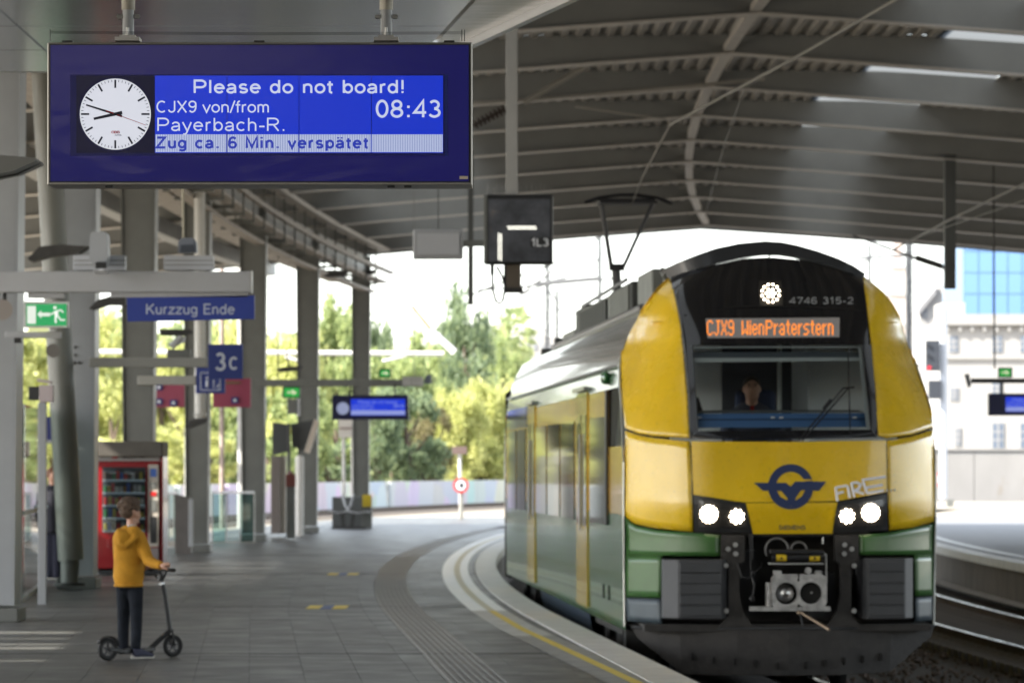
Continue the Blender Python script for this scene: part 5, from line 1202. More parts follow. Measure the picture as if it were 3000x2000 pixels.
cm = thing('camera_box', 'grey box with angled camera at the tip of the long dark arm', 'camera', P(1210, 1132, Y5)); wbox('box', 1180, 1103, 1240, 1131, Y5, .2, galv, cm); wpoly('camera', [(1240, 1122), (1250, 1098), (1264, 1098), (1266, 1124)], Y5, .12, mat('cam_slate', (.12, .14, .18), .4), cm)
def green_light(lab, x0, y0, x1, y1, Y, mark=0):
    t = thing('exit_sign', lab, 'sign', P((x0 + x1) / 2, y1, Y)); wbox('housing', x0, y0, x1, y1, Y, .15, mat('green_case', (.01, .05, .02), .4), t)
    wbox('panel', x0 + 4, y0 + 4, x1 - 4, y1 - 4, Y - .08, .01, emis('exit_far', (40, 150, 60), .9, (.02, .2, .05)), t, 0)
    cx_, cy_ = (x0 + x1) / 2, (y0 + y1) / 2; k = (x1 - x0) / 50
    MB().tube([P(cx_ - 12 * k, cy_, Y - .09), P(cx_ - 2 * k, cy_, Y - .09)], .02, 6).tube([P(cx_ + 2 * k, cy_ - 7 * k, Y - .09), P(cx_ + 6 * k, cy_ + 6 * k, Y - .09)], .025, 6).tube([P(cx_ + 4 * k, cy_ - 3 * k, Y - .09), P(cx_ + 14 * k, cy_ + 2 * k, Y - .09)], .02, 6).build('figure_mark', emis('exit_far_mark', (225, 235, 190), .9), t)
    return t
green_light('green exit light hanging beside the dark column, above the tilted info panel', 828, 1132, 880, 1166, 90)
green_light('small green exit light above the long dark arm', 1110, 1080, 1145, 1106, 92)
t = thing('control_box', 'dark box under the green exit light on the platform', 'box', P(855, 1212, 90)); wbox('box', 842, 1168, 870, 1212, 90, .15, paint_grey, t); wbox('tube', 869, 1166, 879, 1218, 90, .05, white_let, t)
# lamps like wings under the roof edge
for (x, y, w_, Y, lab) in ((985, 806, 75, 100, 'dark wing-shaped lamp beside the third far column'), (1075, 800, 60, 112, 'dark wing-shaped lamp right of the farthest column'), (848, 1082, 80, 86, 'dark wing-shaped lamp low between the far columns')):
    t = thing('platform_lamp', lab, 'lamp', P(x, y, Y), 'dark wing-shaped lamps'); wpoly('lamp_body', [(x - w_ / 2, y + 2), (x - w_ / 4, y - 6), (x + w_ / 2, y - 10), (x + w_ / 3, y + 3), (x - w_ / 3, y + 7)], Y, .5, dark_steel, t)
    m = MB().tube([P(x, y, Y), P(x - 10, y - 60, Y)], .015, 5); m.build('lamp_stem', dark_steel, t)
t = thing('platform_lamp', 'dark wing-shaped lamp at the upper left, left of the big display', 'lamp', P(40, 500, 30)); wpoly('lamp_body', [(-60, 456), (116, 470), (118, 478), (50, 508), (-10, 520), (-60, 515)], 30, .5, mat('lamp_grey', (.20, .21, .21), .4), t); MB().tube([P(118, 474, 30), P(50, 509, 30), P(-10, 521, 30)], .012, 6).build('lamp_rim', dark_steel, t)
MB().box(P(-40, 0, 30).x, P(-20, 0, 30).x, 30, 30.1, P(0, 460, 30).z, 4.4).build('lamp_stem', dark_steel, t)
t = thing('platform_lamp', 'dark flat lamp between the leaning pillar and the grey column', 'lamp', P(170, 740, 54)); wpoly('lamp_body', [(85, 760), (120, 725), (180, 718), (262, 724), (235, 742), (150, 752), (95, 768)], 54, .4, dark_steel, t)
t = thing('platform_lamp', 'dark flat lamp just left of the Kurzzug Ende sign', 'lamp', P(315, 880, 54)); wpoly('lamp_body', [(265, 905), (290, 880), (330, 868), (372, 872), (372, 895), (320, 893), (270, 908)], 54, .4, dark_steel, t)
# leaning round pillar and posts at the left
t = thing('leaning_pillar', 'thick grey round pillar leaning beside the second column', 'pillar', P(205, 1710, 55)); 
MB().tube([P(208, 1640, 55), P(150, 560, 55), P(120, 60, 55)], .165, 24).build('shaft', mat('pillar_grey', (.15, .155, .14), .4, rvar=.1), t, smooth=True); MB().tube([P(203, 1712, 55), P(205, 1640, 55)], [.11, .12], 18).build('foot', paint_grey, t, smooth=True); MB().tube([P(203, 1714, 55), P(203, 1706, 55)], .2, 18).build('foot_plate', dark_steel, t)
t = thing('signal_post', 'slim light grey post with pinkish box on top beside the leaning pillar', 'post', P(122, 1770, 49)); wbox('post', 112, 1178, 136, 1770, 49, .08, paint_light, t); wbox('box', 117, 1128, 157, 1178, 49, .12, mat('box_pink', (.42, .36, .37), .5), t); wbox('dark_box', 86, 1132, 117, 1172, 49.1, .2, black_p, t); wpoly('cap', [(110, 1108), (152, 1116), (150, 1124), (110, 1118)], 49, .1, MATS['box_pink'], t)
t = thing('hanging_pipe', 'white vertical pipe in front of the grey column left of the raspberry board', 'pipe', P(585, 1225, 76)); MB().tube([P(586, 1224, 76), P(585, 540, 76), P(585, 200, 76)], .095, 16).build('pipe', mat('pipe_white', (.50, .50, .48), .5, var=.12, vs=3), t, smooth=True); wpoly('lamp_head', [(545, 1248), (560, 1230), (610, 1224), (606, 1236), (580, 1246), (552, 1256)], 76, .3, dark_steel, t); wbox('collar', 568, 1212, 603, 1217, 76, .22, galv, t)
t = thing('hanging_rod', 'thin beige rod hanging down to the hooded camera', 'rod', P(538, 699, 44)); MB().tube([P(538, 698, 44), P(532, 420, 44)], .013, 8).build('rod', mat('rod_beige', (.42, .38, .28), .5), t)
# glass lift enclosure at the far left
gl_ = glassmat('pale_glass', (.80, .86, .85), 1.0)
t = thing('glass_enclosure', 'glass walled enclosure with steel frame behind the slim post at the far left', 'enclosure', P(95, 1740, 50))
MB().box(P(72, 0, 50).x - 1.4, P(72, 0, 50).x, 50, 50.05, .05, 2.25).add([], []).build('glass_pane', gl_, t); A, B = P(73, 1738, 50.5), P(128, 1700, 57)
MB().add([Vector((A.x, 50, .03)), Vector((B.x, B.y, .03)), Vector((B.x, B.y, 2.3)), Vector((A.x, 50, 2.3))], [(0, 1, 2, 3)]).build('glass_pane', gl_, t, solid=.01)
MB().bar((A.x, 50, .03), (B.x, B.y, .03), .05, .06).bar((A.x, 50, 1.02), (B.x, B.y, 1.02), .04, .05).build('rail', galv, t); MB().bar((A.x, 50, 0), (A.x, 50, 2.4), .05, .05).bar((B.x, B.y, 0), (B.x, B.y, 2.4), .05, .05).build('frame_post', paint_grey, t)
wbox('sill', 70, 1478, 140, 1488, 56, .1, white_let, t)
t = thing('wall_sign', 'blue panel with red square on the enclosure at the far left', 'sign', P(115, 1290, 58)); wbox('board', 66, 1220, 160, 1288, 58, .05, mat('sign_deep', lin((28, 38, 100)), .5), t); wbox('red_square', 80, 1242, 108, 1275, 57.95, .02, mat('sign_red', (.40, .03, .04), .5), t, 0); wbox('lower_rail', 66, 1288, 160, 1298, 58, .05, paint_light, t)
t = thing('ticket_machine', 'dark cabinet with red base half hidden behind the slim post', 'machine', P(95, 1660, 59)); wbox('cabinet', 66, 1300, 112, 1640, 59, .5, mat('cab_dark2', (.05, .05, .045), .4), t); wbox('base', 66, 1560, 125, 1665, 58.8, .3, mat('dull_red', (.25, .05, .06), .5), t); wbox('screen', 72, 1420, 108, 1470, 58.7, .02, mat('screen_blue', (.03, .05, .2), .3), t)
# vending machine
Yv = 62.5
v = thing('vending_machine', 'red snack vending machine under a dark rain hood behind the child', 'vending machine', P(375, 1680, Yv))
red = mat('vending_red', (.22, .006, .010), .25, coat=.3, var=.1); vx0, vx1 = 273, 478
m = MB(); a, b_ = P(vx0, 1676, Yv), P(vx1, 1340, Yv); bd_ = m.box(a.x, b_.x, Yv, Yv + .85, .03, b_.z + .12).build('cabinet', red, v, bevel=.02)
wbox('roof_hood', 263, 1293, 485, 1338, Yv + .35, 1.1, mat('hood_brown', (.075, .068, .058), .6, var=.2, vs=4), v, .02); wbox('side_wall', 477, 1340, 485, 1668, Yv + .4, .9, red, v); mat('wall_rusty', (.10, .08, .06), .6)
wbox('header_panel', 281, 1334, 468, 1350, Yv - .02, .03, mat('header_grey', (.36, .35, .36), .4), v); wbox('header_badge', 328, 1329, 345, 1342, Yv - .045, .01, mat('badge_red', (.5, .02, .02), .4), v, .004)
letters('header_lettering', 'SELECTA', 355, 424, 1330, 1342, Yv - .042, mat('header_ink', (.05, .05, .06), .5), v, .2, .05)
dr = wbox('door', 284, 1352, 466, 1672, Yv - .03, .05, red, v, .01)
wbox('window_recess', 300, 1368, 426, 1558, Yv - .04, .06, mat('inside_dark', (.03, .035, .04), .5), dr, 0)
r3 = random.Random(11); cols = [(.5, .05, .04), (.5, .4, .05), (.06, .12, .4), (.5, .5, .48), (.06, .22, .08), (.35, .18, .05), (.6, .6, .55), (.12, .08, .06)]
for k, c in enumerate(cols): mat('snack_%s' % ('red yellow blue white green orange cream brown'.split()[k]), c, .4)
sn = [MATS['snack_' + n_] for n_ in 'red yellow blue white green orange cream brown'.split()]
shelf_m = emis('shelf_light', (120, 135, 140), .5, (.3, .32, .33))
for k in range(5):
    yb = 1404 + k * 37
    sh_ = wbox('shelf', 302, yb, 424, yb + 5, Yv - .085, .05, shelf_m, dr, 0)
    x = 305
    while x < 418:
        w_ = r3.uniform(7, 11); h_ = r3.uniform(16, 27)
        wbox('product', x, yb - h_, x + w_, yb - .5, Yv - .085, .045, r3.choice(sn), sh_, 0); x += w_ + r3.uniform(1.5, 3)
wbox('window_glass', 300, 1368, 426, 1558, Yv - .13, .01, glassmat('vending_glass', (.85, .88, .9), 1.2), dr, 0)
cp_ = wbox('control_panel', 434, 1360, 464, 1600, Yv - .07, .03, mat('panel_cream', (.42, .38, .33), .4), v, 0)
for (y0, y1, m_) in ((1372, 1396, mat('panel_blue', (.05, .12, .4), .4)), (1412, 1430, paint_grey), (1440, 1452, MATS['badge_red']), (1464, 1498, paint_grey), (1512, 1590, black_p)): wbox('panel_field', 440, y0, 458, y1, Yv - .09, .01, m_, cp_, 0)
wbox('coin_tray', 434, 1604, 464, 1640, Yv - .07, .03, mat('tray_grey', (.2, .17, .17), .4), v, 0); wbox('delivery_flap', 314, 1578, 396, 1604, Yv - .07, .02, mat('flap_red', (.22, .01, .012), .3), v)
wbox('foot_grille', 286, 1662, 466, 1682, Yv - .03, .05, black_p, v)
# small grey box left of machine
t = thing('switch_box', 'narrow beige grey box standing between the column and the vending machine', 'box', P(264, 1690, 60)); wbox('box', 258, 1560, 274, 1688, 60, .2, mat('box_beige', (.24, .24, .21), .6), t)
# waste bin
t = thing('waste_bin', 'tall brown grey waste bin between the vending machine and the column', 'bin', P(538, 1622, 78.5)); wpoly('bin_body', [(514, 1447), (560, 1458), (562, 1622), (516, 1622)], 78.5, .45, mat('bin_brown', (.085, .075, .070), .5, var=.15), t); wbox('bin_edge', 553, 1462, 566, 1600, 78.2, .08, paint_light, t)
# glass balustrade
def balus(x0, x1, Y_, lab, y1=1590, y0=1440):
    t = thing('glass_balustrade', lab, 'railing', P((x0 + x1) / 2, y1, Y_)); n = 3
    for k in range(n):
        a_ = x0 + (x1 - x0) * k / n; b2 = x0 + (x1 - x0) * (k + 1) / n; wbox('glass_pane', a_ + 2, y0 + 8, b2 - 2, y1 - 6, Y_, .02, glassmat('green_glass', (.60, .76, .74), 1.6) if k != 1 else gl_, t, 0)
    wbox('handrail', x0, y0, x1, y0 + 7, Y_, .06, white_let, t)
    for k in range(n + 1): a_ = x0 + (x1 - x0) * k / n; wbox('rail_post', a_ - 2, y0, a_ + 2, y1, Y_, .05, galv, t, 0)
    wbox('curb', x0 - 4, y1 - 6, x1 + 4, y1 + 10, Y_, .3, concrete, t)
balus(622, 745, 90, 'glass balustrade with white handrail between two grey columns', 1592, 1438)
balus(484, 520, 84, 'short glass balustrade beside the waste bin')
# tilted info board, totem and small posts
t = thing('info_board', 'dark grey tilted info panels on a thin post', 'sign', P(845, 1570, 94)); wpoly('panel', [(798, 1236), (842, 1242), (842, 1322), (798, 1334)], 94, .05, mat('panel_slate', (.055, .06, .062), .5), t); wpoly('panel', [(852, 1242), (920, 1228), (890, 1322), (856, 1306)], 94.3, .05, MATS['panel_slate'], t)
wpoly('sunlit_edge', [(922, 1226), (936, 1236), (906, 1328), (892, 1322)], 94, .3, mat('edge_sunlit', (.62, .54, .46), .5), t); MB().tube([P(847, 1570, 94), P(846, 1240, 94)], .035, 8).build('post', black_m, t)  # pale beige holds the sun on this edge as colour
t = thing('info_totem', 'slim dark totem with red top beside the leaning panels', 'totem', P(852, 1576, 93)); wbox('body', 839, 1400, 865, 1576, 93, .2, paint_grey, t); wbox('red_band', 838, 1388, 866, 1425, 92.9, .22, mat('band_rust', (.18, .05, .04), .6), t); MB().tube([P(851, 1390, 93), P(851, 1378, 93)], [.08, .02], 8).build('tip', mat('tip', (.2, .1, .1), .6), t)
t = thing('service_cabinet', 'grey cabinet behind the dark totem', 'cabinet', P(810, 1565, 97)); wbox('cabinet', 795, 1335, 822, 1562, 97, .4, mat('cabinet_taupe', (.14, .12, .11), .6), t); wbox('sunlit_side', 821, 1335, 838, 1562, 97.2, .4, mat('cabinet_sunlit', (.50, .45, .39), .6), t)  # cabinet colour repeated much paler to paint its side as sunlit
t = thing('white_post', 'white round-topped post right of the dark totem', 'post', P(877, 1570, 99)); MB().tube([P(877, 1570, 99), P(878, 1345, 99)], .10, 12).ball(P(878, 1345, 99), .10).build('post', mat('post_white', (.62, .60, .57), .5), t, smooth=True)
# benches
bn_m = mat('bench_mesh', (.50, .51, .53), .4, .2); Yn = 111
def bench(lab, px, flip, Yn):
    t = thing('mesh_bench', lab, 'bench', P(px, 1546, Yn), 'grey wire mesh benches'); k = -1 if flip else 1; c = P(px, 1370, Yn).x; s_m = MB(); b_m = MB()
    for i in range(14):
        y = Yn + i * .09; pr = [(-.30, .88), (-.22, .60), (-.12, .44), (.10, .40), (.34, .44), (.40, .42)]
        s_m.tube([(c + k * x, y, z_) for x, z_ in pr[2:]], .012, 4); b_m.tube([(c + k * x, y, z_) for x, z_ in pr[:3]], .012, 4)
    s_m.build('seat', bn_m, t); b_m.build('backrest', bn_m, t)
    for dy in (.05, 1.1): MB().bar((c - k * .05, Yn + dy, 0), (c, Yn + dy, .42), .06, .06).bar((c - .25, Yn + dy, .02), (c + .3, Yn + dy, .02), .05, .04).build('leg', dark_steel, t)
bench('grey wire mesh bench facing right, beside the farthest column', 1034, False, 110); bench('grey wire mesh bench facing left, back to back with the other', 1000, True, 110.6)
t = thing('planter_box', 'dark grey box wall behind the wire benches', 'box', P(1020, 1548, 113)); wbox('box', 975, 1455, 1088, 1546, 113, .8, mat('box_slate', (.075, .08, .08), .6), t)
t = thing('recycling_bin', 'grey bin with yellow top beside the wire benches', 'bin', P(1075, 1546, 111.5)); wbox('bin_body', 1058, 1455, 1090, 1546, 111.5, .35, paint_grey, t); wbox('yellow_front', 1062, 1448, 1088, 1484, 111.3, .05, mat('bin_yellow', (.55, .40, .02), .5), t)
# signs on posts at the platform end
t = thing('route_sign', 'white sign box on two slim poles behind the benches', 'sign', P(1010, 1500, 118)); wbox('sign_box', 992, 1228, 1032, 1281, 118, .15, mat('sign_white', (.66, .62, .58), .5), t); wbox('print_line', 994, 1252, 1030, 1256, 117.9, .02, mat('print_brown', (.25, .15, .13), .5), t, 0)
for px in (1008, 1034): MB().tube([P(px, 1510, 118), P(px - 2, 1281 if px < 1020 else 1230, 118)], .045, 8).build('pole', MATS['post_white'], t)
t = thing('stop_sign_post', 'post with round red-ringed sign and small plate at the platform end', 'sign', P(1351, 1520, 131)); MB().tube([P(1351, 1522, 131), P(1346, 1310, 131)], .05, 8).build('post', MATS['post_white'], t, smooth=True); wbox('lower_sleeve', 1347, 1440, 1357, 1520, 131, .14, mat('sleeve_grey', (.2, .2, .18), .6), t)
c = P(1350, 1421, 130.9); MB().disc(c, .235, n=28, t=.02).build('sign_disc', mat('ring_red', (.5, .05, .05), .5), t); MB().disc(c + Vector((0, -.022, 0)), .15, n=28).build('sign_face', white_let, t); MB().ball(c + Vector((.02, -.03, 0)), (.07, .01, .09)).build('sign_symbol', black_p, t); wbox('plate', 1325, 1307, 1368, 1330, 130.9, .05, mat('plate_brown', (.13, .09, .08), .6), t)
# departure indicator "1L3"
Ys = 50
t = thing('signal_box', 'square mirrored signal screen marked 1L3 hanging from a light grey post', 'signal', P(1520, 860, Ys)); wbox('casing', 1420, 572, 1620, 775, Ys, .3, black_p, t, .02); wbox('side_face', 1417, 574, 1428, 772, Ys - .02, .28, paint_grey, t)
ms = mat('signal_glass', (.085, .09, .105), .2, bump=.15, bs=3, var=.5, vs=3, spots=.5, sps=2.2, spotcol=(.30, .22, .15)); wbox('screen', 1431, 584, 1611, 766, Ys - .155, .01, ms, t, 0)  # bronze spots paint reflections into the screen colour
m = MB(); wl = emis('signal_led', (255, 252, 236), 3.0, gloss=False)
for r_ in range(2):
    for k in range(17): m.disc(P(1488 + k * 5 + r_ * 2.5, 664 + r_ * 6, Ys - .165), .0075, t=.002, n=6)
m.build('led_row', wl, t); m = MB()
for r_ in range(2):
    for k in range(16): m.disc(P(1461 + r_ * 7, 684 + k * 5 + r_ * 2.5, Ys - .165), .0075, t=.002, n=6)
m.build('led_column', wl, t)
wbox('label_patch', 1553, 696, 1612, 724, Ys - .163, .004, black_p, t, 0); letters('lettering', '1L3', 1557, 1608, 699, 721, Ys - .168, white_let, t, .2, .06)
MB().box(P(1482, 0, Ys).x, P(1516, 0, Ys).x, Ys - .07, Ys + .07, P(0, 573, Ys).z, 6.9).build('post', mat('post_pale', (.36, .36, .35), .5, var=.1, vs=2), t, bevel=.006)
wbox('foot', 1484, 776, 1526, 845, Ys + .05, .12, MATS['wall_rusty'], t); wbox('foot_plate', 1476, 776, 1488, 845, Ys + .1, .1, dark_steel, t); wbox('foot_bracket', 1480, 840, 1532, 858, Ys + .05, .12, dark_steel, t)
MB().tube([P(1442, 776, Ys), P(1442, 805, Ys)], .022, 8).tube([P(1442, 800, Ys), P(1444, 850, Ys), P(1452, 880, Ys), P(1464, 890, Ys), P(1474, 878, Ys), P(1480, 840, Ys), P(1472, 810, Ys), P(1455, 780, Ys)], .014, 8).build('cable', rubber, t, smooth=True)
m = MB()
for k in range(26): x = 1425 + k * 7.6; m.tube([P(x, 575, Ys + r3.uniform(-.1, .1)), P(x + r3.uniform(-5, 5), 545 + r3.uniform(-10, 6), Ys)], .0015, 4)
m.build('bird_spikes', galv, t)
t = thing('blank_panel', 'pale grey framed panel beside the signal screen', 'panel', P(1284, 760, 53)); wbox('frame', 1210, 672, 1357, 760, 53, .12, mat('frame_pale', (.33, .34, .36), .5), t, .02); wbox('face', 1222, 684, 1345, 746, 52.93, .02, mat('face_pale', (.42, .43, .46), .4), t, 0); wbox('link_bar', 1355, 704, 1425, 722, 53, .08, paint_grey, t)
MB().tube([P(1284, 672, 53), P(1284, 380, 53)], .006, 5).build('hanger', dark_steel, t)
# catenary drop posts and registration tubes under the roof
dp_ = mat('drop_post', (.085, .09, .088), .5)
t = thing('catenary_post', 'dark square post hanging from the roof left of the signal screen', 'post', P(1380, 890, 84)); zt_ = 7.7
MB().box(P(1371, 0, 84).x, P(1387, 0, 84).x, 83.95, 84.1, P(0, 893, 84).z, zt_).build('post', dp_, t); MB().tube([P(1380, 865, 84), P(1440, 840, 84), P(1480, 825, 82), P(1640, 765, 80)], .02, 6).build('stay', dark_steel, t)
t = thing('catenary_post', 'dark square post hanging from the roof above the right of the train', 'post', P(2783, 845, 86)); 
MB().box(P(2767, 0, 86).x, P(2799, 0, 86).x, 85.9, 86.15, P(0, 846, 86).z, 7.75).build('post', dp_, t)
m = MB(); A, B = P(2765, 782, 86), P(2580, 720, 80); m.tube([A, B], .02, 6)
for k in range(9): c = A.lerp(B, .06 + k * .045); m.tube([c, c + (B - A).normalized() * .05], .065, 8)
m.build('insulator', dark_steel, t); MB().tube([B, P(2500, 690, 78)], .015, 6).build('stay', dark_steel, t)
tube_m = mat('tube_metal', (.42, .40, .36), .45, .4)
t = thing('catenary_bracket', 'long diagonal steel tube with insulator under the roof', 'bracket', P(1500, 320, 72)); MB().tube([P(1535, 300, 72), P(1760, 170, 72), P(2030, 46, 72)], .05, 8).build('tube', tube_m, t, smooth=True); MB().tube([P(1385, 302, 72), P(1560, 292, 72), P(2240, 232, 72)], .026, 8).build('tube', tube_m, t, smooth=True)
m = MB(); A, B = P(1480, 320, 71.8), P(1385, 368, 71.8)
for k in range(8): c = A.lerp(B, k / 8); m.tube([c, c + (B - A).normalized() * .045], .085, 10)
m.tube([A, B], .03, 8); m.build('insulator', mat('insulator_brown', (.05, .035, .03), .4), t); MB().tube([P(1685, 312, 74), P(1950, 350, 74)], .022, 6).tube([P(2018, 60, 72), P(1962, 218, 72)], .012, 6).build('stay', tube_m, t)
MB().box(P(2005, 0, 72).x, P(2045, 0, 72).x, 71.9, 72.1, P(0, 62, 72).z, P(0, 30, 72).z).build('clamp', dark_steel, t)
t = thing('contact_wire', 'overhead wire running down to the pantograph', 'wire', P(2000, 350, 60)); wm = mat('wire_metal', (.20, .19, .17), .45, .5)
MB().tube([P(2900, -160, 34), P(2330, 170, 46), P(1965, 365, 56)], .018, 6).tube([P(1965, 365, 56), P(1880, 525, 58.5)], .016, 6).tube([P(1880, 525, 58.5), P(1850, 600, 59.5)], .010, 5).build('wire', wm, t)
MB().tube([P(2330, 170, 46), P(2180, 262, 49.5), P(2120, 430, 60), P(2060, 655, 84)], .004, 4).build('dropper_wire', wm, t)
t = thing('contact_wire', 'overhead wire of the second track crossing the right edge', 'wire', P(2800, 640, 80)); MB().tube([P(3080, 500, 60), P(2780, 645, 72), P(2620, 730, 84)], .020, 6).tube([P(3080, 560, 60), P(2700, 690, 90)], .008, 5).build('wire', wm, t)
for (x, y0, y1, Y_, lab) in ((2910, 380, 900, 92, 'thin vertical hanger rod at the right, above the right-hand display'), (2228 * .7228 + 1300, 0, 1, 60, None)):
    if lab: t = thing('hanger_rod', lab, 'rod', P(x, y1, Y_)); MB().tube([P(x, y0, Y_), P(x + 4, 1080, Y_)], .02, 6).build('rod', dark_steel, t)
m = thing('hanger_wire', 'hair-thin vertical wires hanging in front of the far left background', 'wire', P(1290, 900, 92)); MB().tube([P(1213, 560, 92), P(1213, 1110, 92)], .006, 4).tube([P(812, 760, 92), P(815, 1110, 92)], .012, 4).build('wire', wm, m)
# cable trays and clutter under the left roof edge
t = thing('cable_tray', 'dark cable tray with brackets along the top of the left columns', 'cable tray', C(-5.6, 80, 6.6))
def longc(off, z, w_, h_, m_, name, Ya, Yb_, par):
    n = 12; rows = []
    for i in range(n + 1):
        Y = Ya + (Yb_ - Ya) * i / n; c = C(off, Y, z); rows.append([c + Vector((a * w_ / 2, 0, b_ * h_ / 2)) for a, b_ in ((-1, -1), (1, -1), (1, 1), (-1, 1))])
    return MB().loft(rows).build(name, m_, par)
longc(-5.15, 6.55, .30, .06, mat('tray_rust', (.27, .24, .21), .6, var=.3, vs=3), 'tray', 50, 117, t); longc(-5.45, 6.30, .22, .07, MATS['tray_rust'], 'tray', 50, 117, t); longc(-5.0, 6.85, .10, .10, MATS['tray_rust'], 'conduit', 50, 118, t); longc(-6.3, 6.6, .5, .1, MATS['tray_rust'], 'tray', 50, 117, t)
for k in range(26):
    Y = 54 + k * 2.4; c = C(-5.3, Y, 6.4); MB().box(c.x - .55, c.x + .35, Y - .03, Y + .03, 6.36, 6.42).box(c.x - .5, c.x - .46, Y - .03, Y + .03, 6.4, 7.3).box(c.x + .30, c.x + .34, Y - .03, Y + .03, 6.4, 7.3).build('bracket', paint_grey, t)
longc(-8.2, 6.9, .35, .35, roof_steel, 'edge_girder', 44, 117, roof)

# ------------------------------------------------------------------ opposite platform gear
small_display('blue departure display on the opposite platform at the right edge', 2895, 1152, 3105, 1217, 100, False)
t = thing('cantilever_arm', 'dark arm above the display on the opposite platform', 'beam', P(2950, 1112, 100.2)); wbox('arm', 2845, 1108, 3100, 1122, 100.2, .12, dark_steel, t); wbox('hanger', 2930, 1120, 2938, 1153, 100.2, .05, dark_steel, t, 0)
cm = thing('surveillance_camera', 'grey camera at the tip of the arm on the opposite platform', 'camera', P(2832, 1132, 100)); wpoly('body', [(2825, 1096), (2838, 1094), (2845, 1130), (2836, 1136)], 100, .15, mat('cam_slate2', (.12, .13, .14), .4), cm)
green_light('green exit light above the right-hand display', 2924, 1076, 2965, 1106, 100)
t = thing('light_signal', 'tall black railway signal with red light behind the right flank of the train', 'signal', P(2765, 1400, 150)); wbox('signal_head', 2712, 997, 2753, 1086, 150, .3, mat('signal_black', (.03, .035, .045), .5), t); wbox('signal_head', 2720, 1114, 2757, 1168, 150, .3, MATS['signal_black'], t)
for y in (1012, 1043): MB().disc(P(2720, y, 149.8), .07, t=.03, n=12).build('dark_lens', black_p, t)
MB().disc(P(2722, 1077, 149.8), .08, t=.03, n=12).build('red_lens', emis('signal_red', (190, 60, 70), 1.0, (.3, .02, .03)), t)
MB().tube([P(2764, 1460, 150.3), P(2764, 900, 150.3)], .14, 10).build('mast', mat('mast_pale', (.42, .45, .5), .5), t)
t = thing('track_sign', 'round red-ringed sign half hidden behind the right side of the train', 'sign', P(2742, 1450, 160)); MB().disc(P(2743, 1404, 160), .24, n=24, t=.02).build('sign_disc', MATS['ring_red'], t); MB().disc(P(2743, 1404, 159.97), .18, n=24).build('sign_face', mat('sign_dull', (.35, .3, .3), .6), t); MB().tube([P(2743, 1460, 160.1), P(2743, 1405, 160.1)], .04, 6).build('post', galv, t)
t = thing('relay_box', 'small grey trackside box on the pale gravel at the right', 'box', P(2785, 1482, 170)); wbox('box', 2774, 1462, 2793, 1484, 170, .4, paint_grey, t)
# catenary masts in the open
mastm = mat('mast_grey', (.13, .135, .14), .6)
def mast(px, ytop, Y, w_, lab, arms=()):
    base = P(px, 1370, Y); base.z = -.3; t = thing('catenary_mast', lab, 'mast', base, 'catenary masts beyond the station roof')
    zt = P(px, ytop, Y).z; s_ = w_ * Y / F / 2; m = MB()
    MB().box(base.x - s_, base.x - s_ * .55, Y - s_, Y + s_, -.3, zt).box(base.x + s_ * .55, base.x + s_, Y - s_, Y + s_, -.3, zt).box(base.x - s_ * .4, base.x + s_ * .4, Y - s_ * .3, Y + s_ * .3, -.3, zt).build('mast', mastm, t)
    m = MB(); k = 0; z_ = 0
    while z_ < zt - .5: m.bar((base.x - s_ * (1 if k % 2 else -1) * .8, Y, z_), (base.x + s_ * (1 if k % 2 else -1) * .8, Y, z_ + .5), .05, .05, (0, 1, 0)); z_ += .5; k += 1
    m.build('lattice', mastm, t, kind='stuff')
    for (x0, y0, x1, y1) in arms: MB().tube([P(x0, y0, Y), P(x1, y1, Y)], .05, 6).build('arm', mastm, t)
mast(1604, 775, 170, 15, 'lattice mast just left of the pantograph post, with a side frame', [(1604, 825, 1660, 812), (1530, 862, 1604, 830), (1604, 850, 1640, 890)])
mast(1757, 690, 150, 12, 'slim lattice mast directly behind the pantograph', [(1560, 830, 1757, 812), (1757, 760, 1700, 770)])
mast(1632, 850, 190, 12, 'shorter lattice mast behind the left mast', [(1632, 905, 1690, 920)])
mast(2663, 695, 130, 20, 'thick grey mast right of the cab roof', [(2500, 755, 2663, 748), (2663, 755, 2700, 757)])
mast(2548, 716, 150, 9, 'thin mast right above the cab hood', [(2510, 770, 2548, 760)])
for (x0, y0, x1, y1, lab) in ((1500, 880, 1760, 690, 'thin overhead wire rising left of the pantograph'), (1400, 850, 1800, 815, 'nearly level overhead wire left of the pantograph'), (2480, 680, 2770, 790, 'sagging overhead wire right of the cab hood')):
    t = thing('overhead_wire', lab, 'wire', P(x0, y0, 140)); MB().tube([P(x0, y0, 120), P(x1, y1, 120)], .035, 5).build('wire', mastm, t)
# cantilevers of the left-hand track
t = thing('catenary_bracket', 'white horizontal tube crossing in front of the green trees', 'bracket', P(1300, 1036, 126)); MB().tube([P(265, 1030, 126), P(800, 1033, 126), P(1300, 1036, 126)], .07, 8).build('tube', mat('tube_white', (.7, .69, .68), .45), t, smooth=True)
MB().tube([P(1205, 895, 126), P(1262, 965, 126)], [.05, .06], 8).build('rusty_tube', mat('tube_rust', (.40, .25, .16), .6), t, smooth=True); MB().tube([P(1262, 965, 126), P(1332, 1032, 126)], [.075, .11], 8).build('tube', MATS['tube_white'], t, smooth=True)
MB().tube([P(1120, 1058, 126), P(1190, 1042, 126)], .05, 6).tube([P(1175, 894, 126), P(1215, 896, 126)], .05, 6).tube([P(835, 1045, 126), P(890, 1060, 126)], .05, 6).build('stay', MATS['tube_white'], t)
pole_x = [(648, 'rusty'), (690, 'grey')]
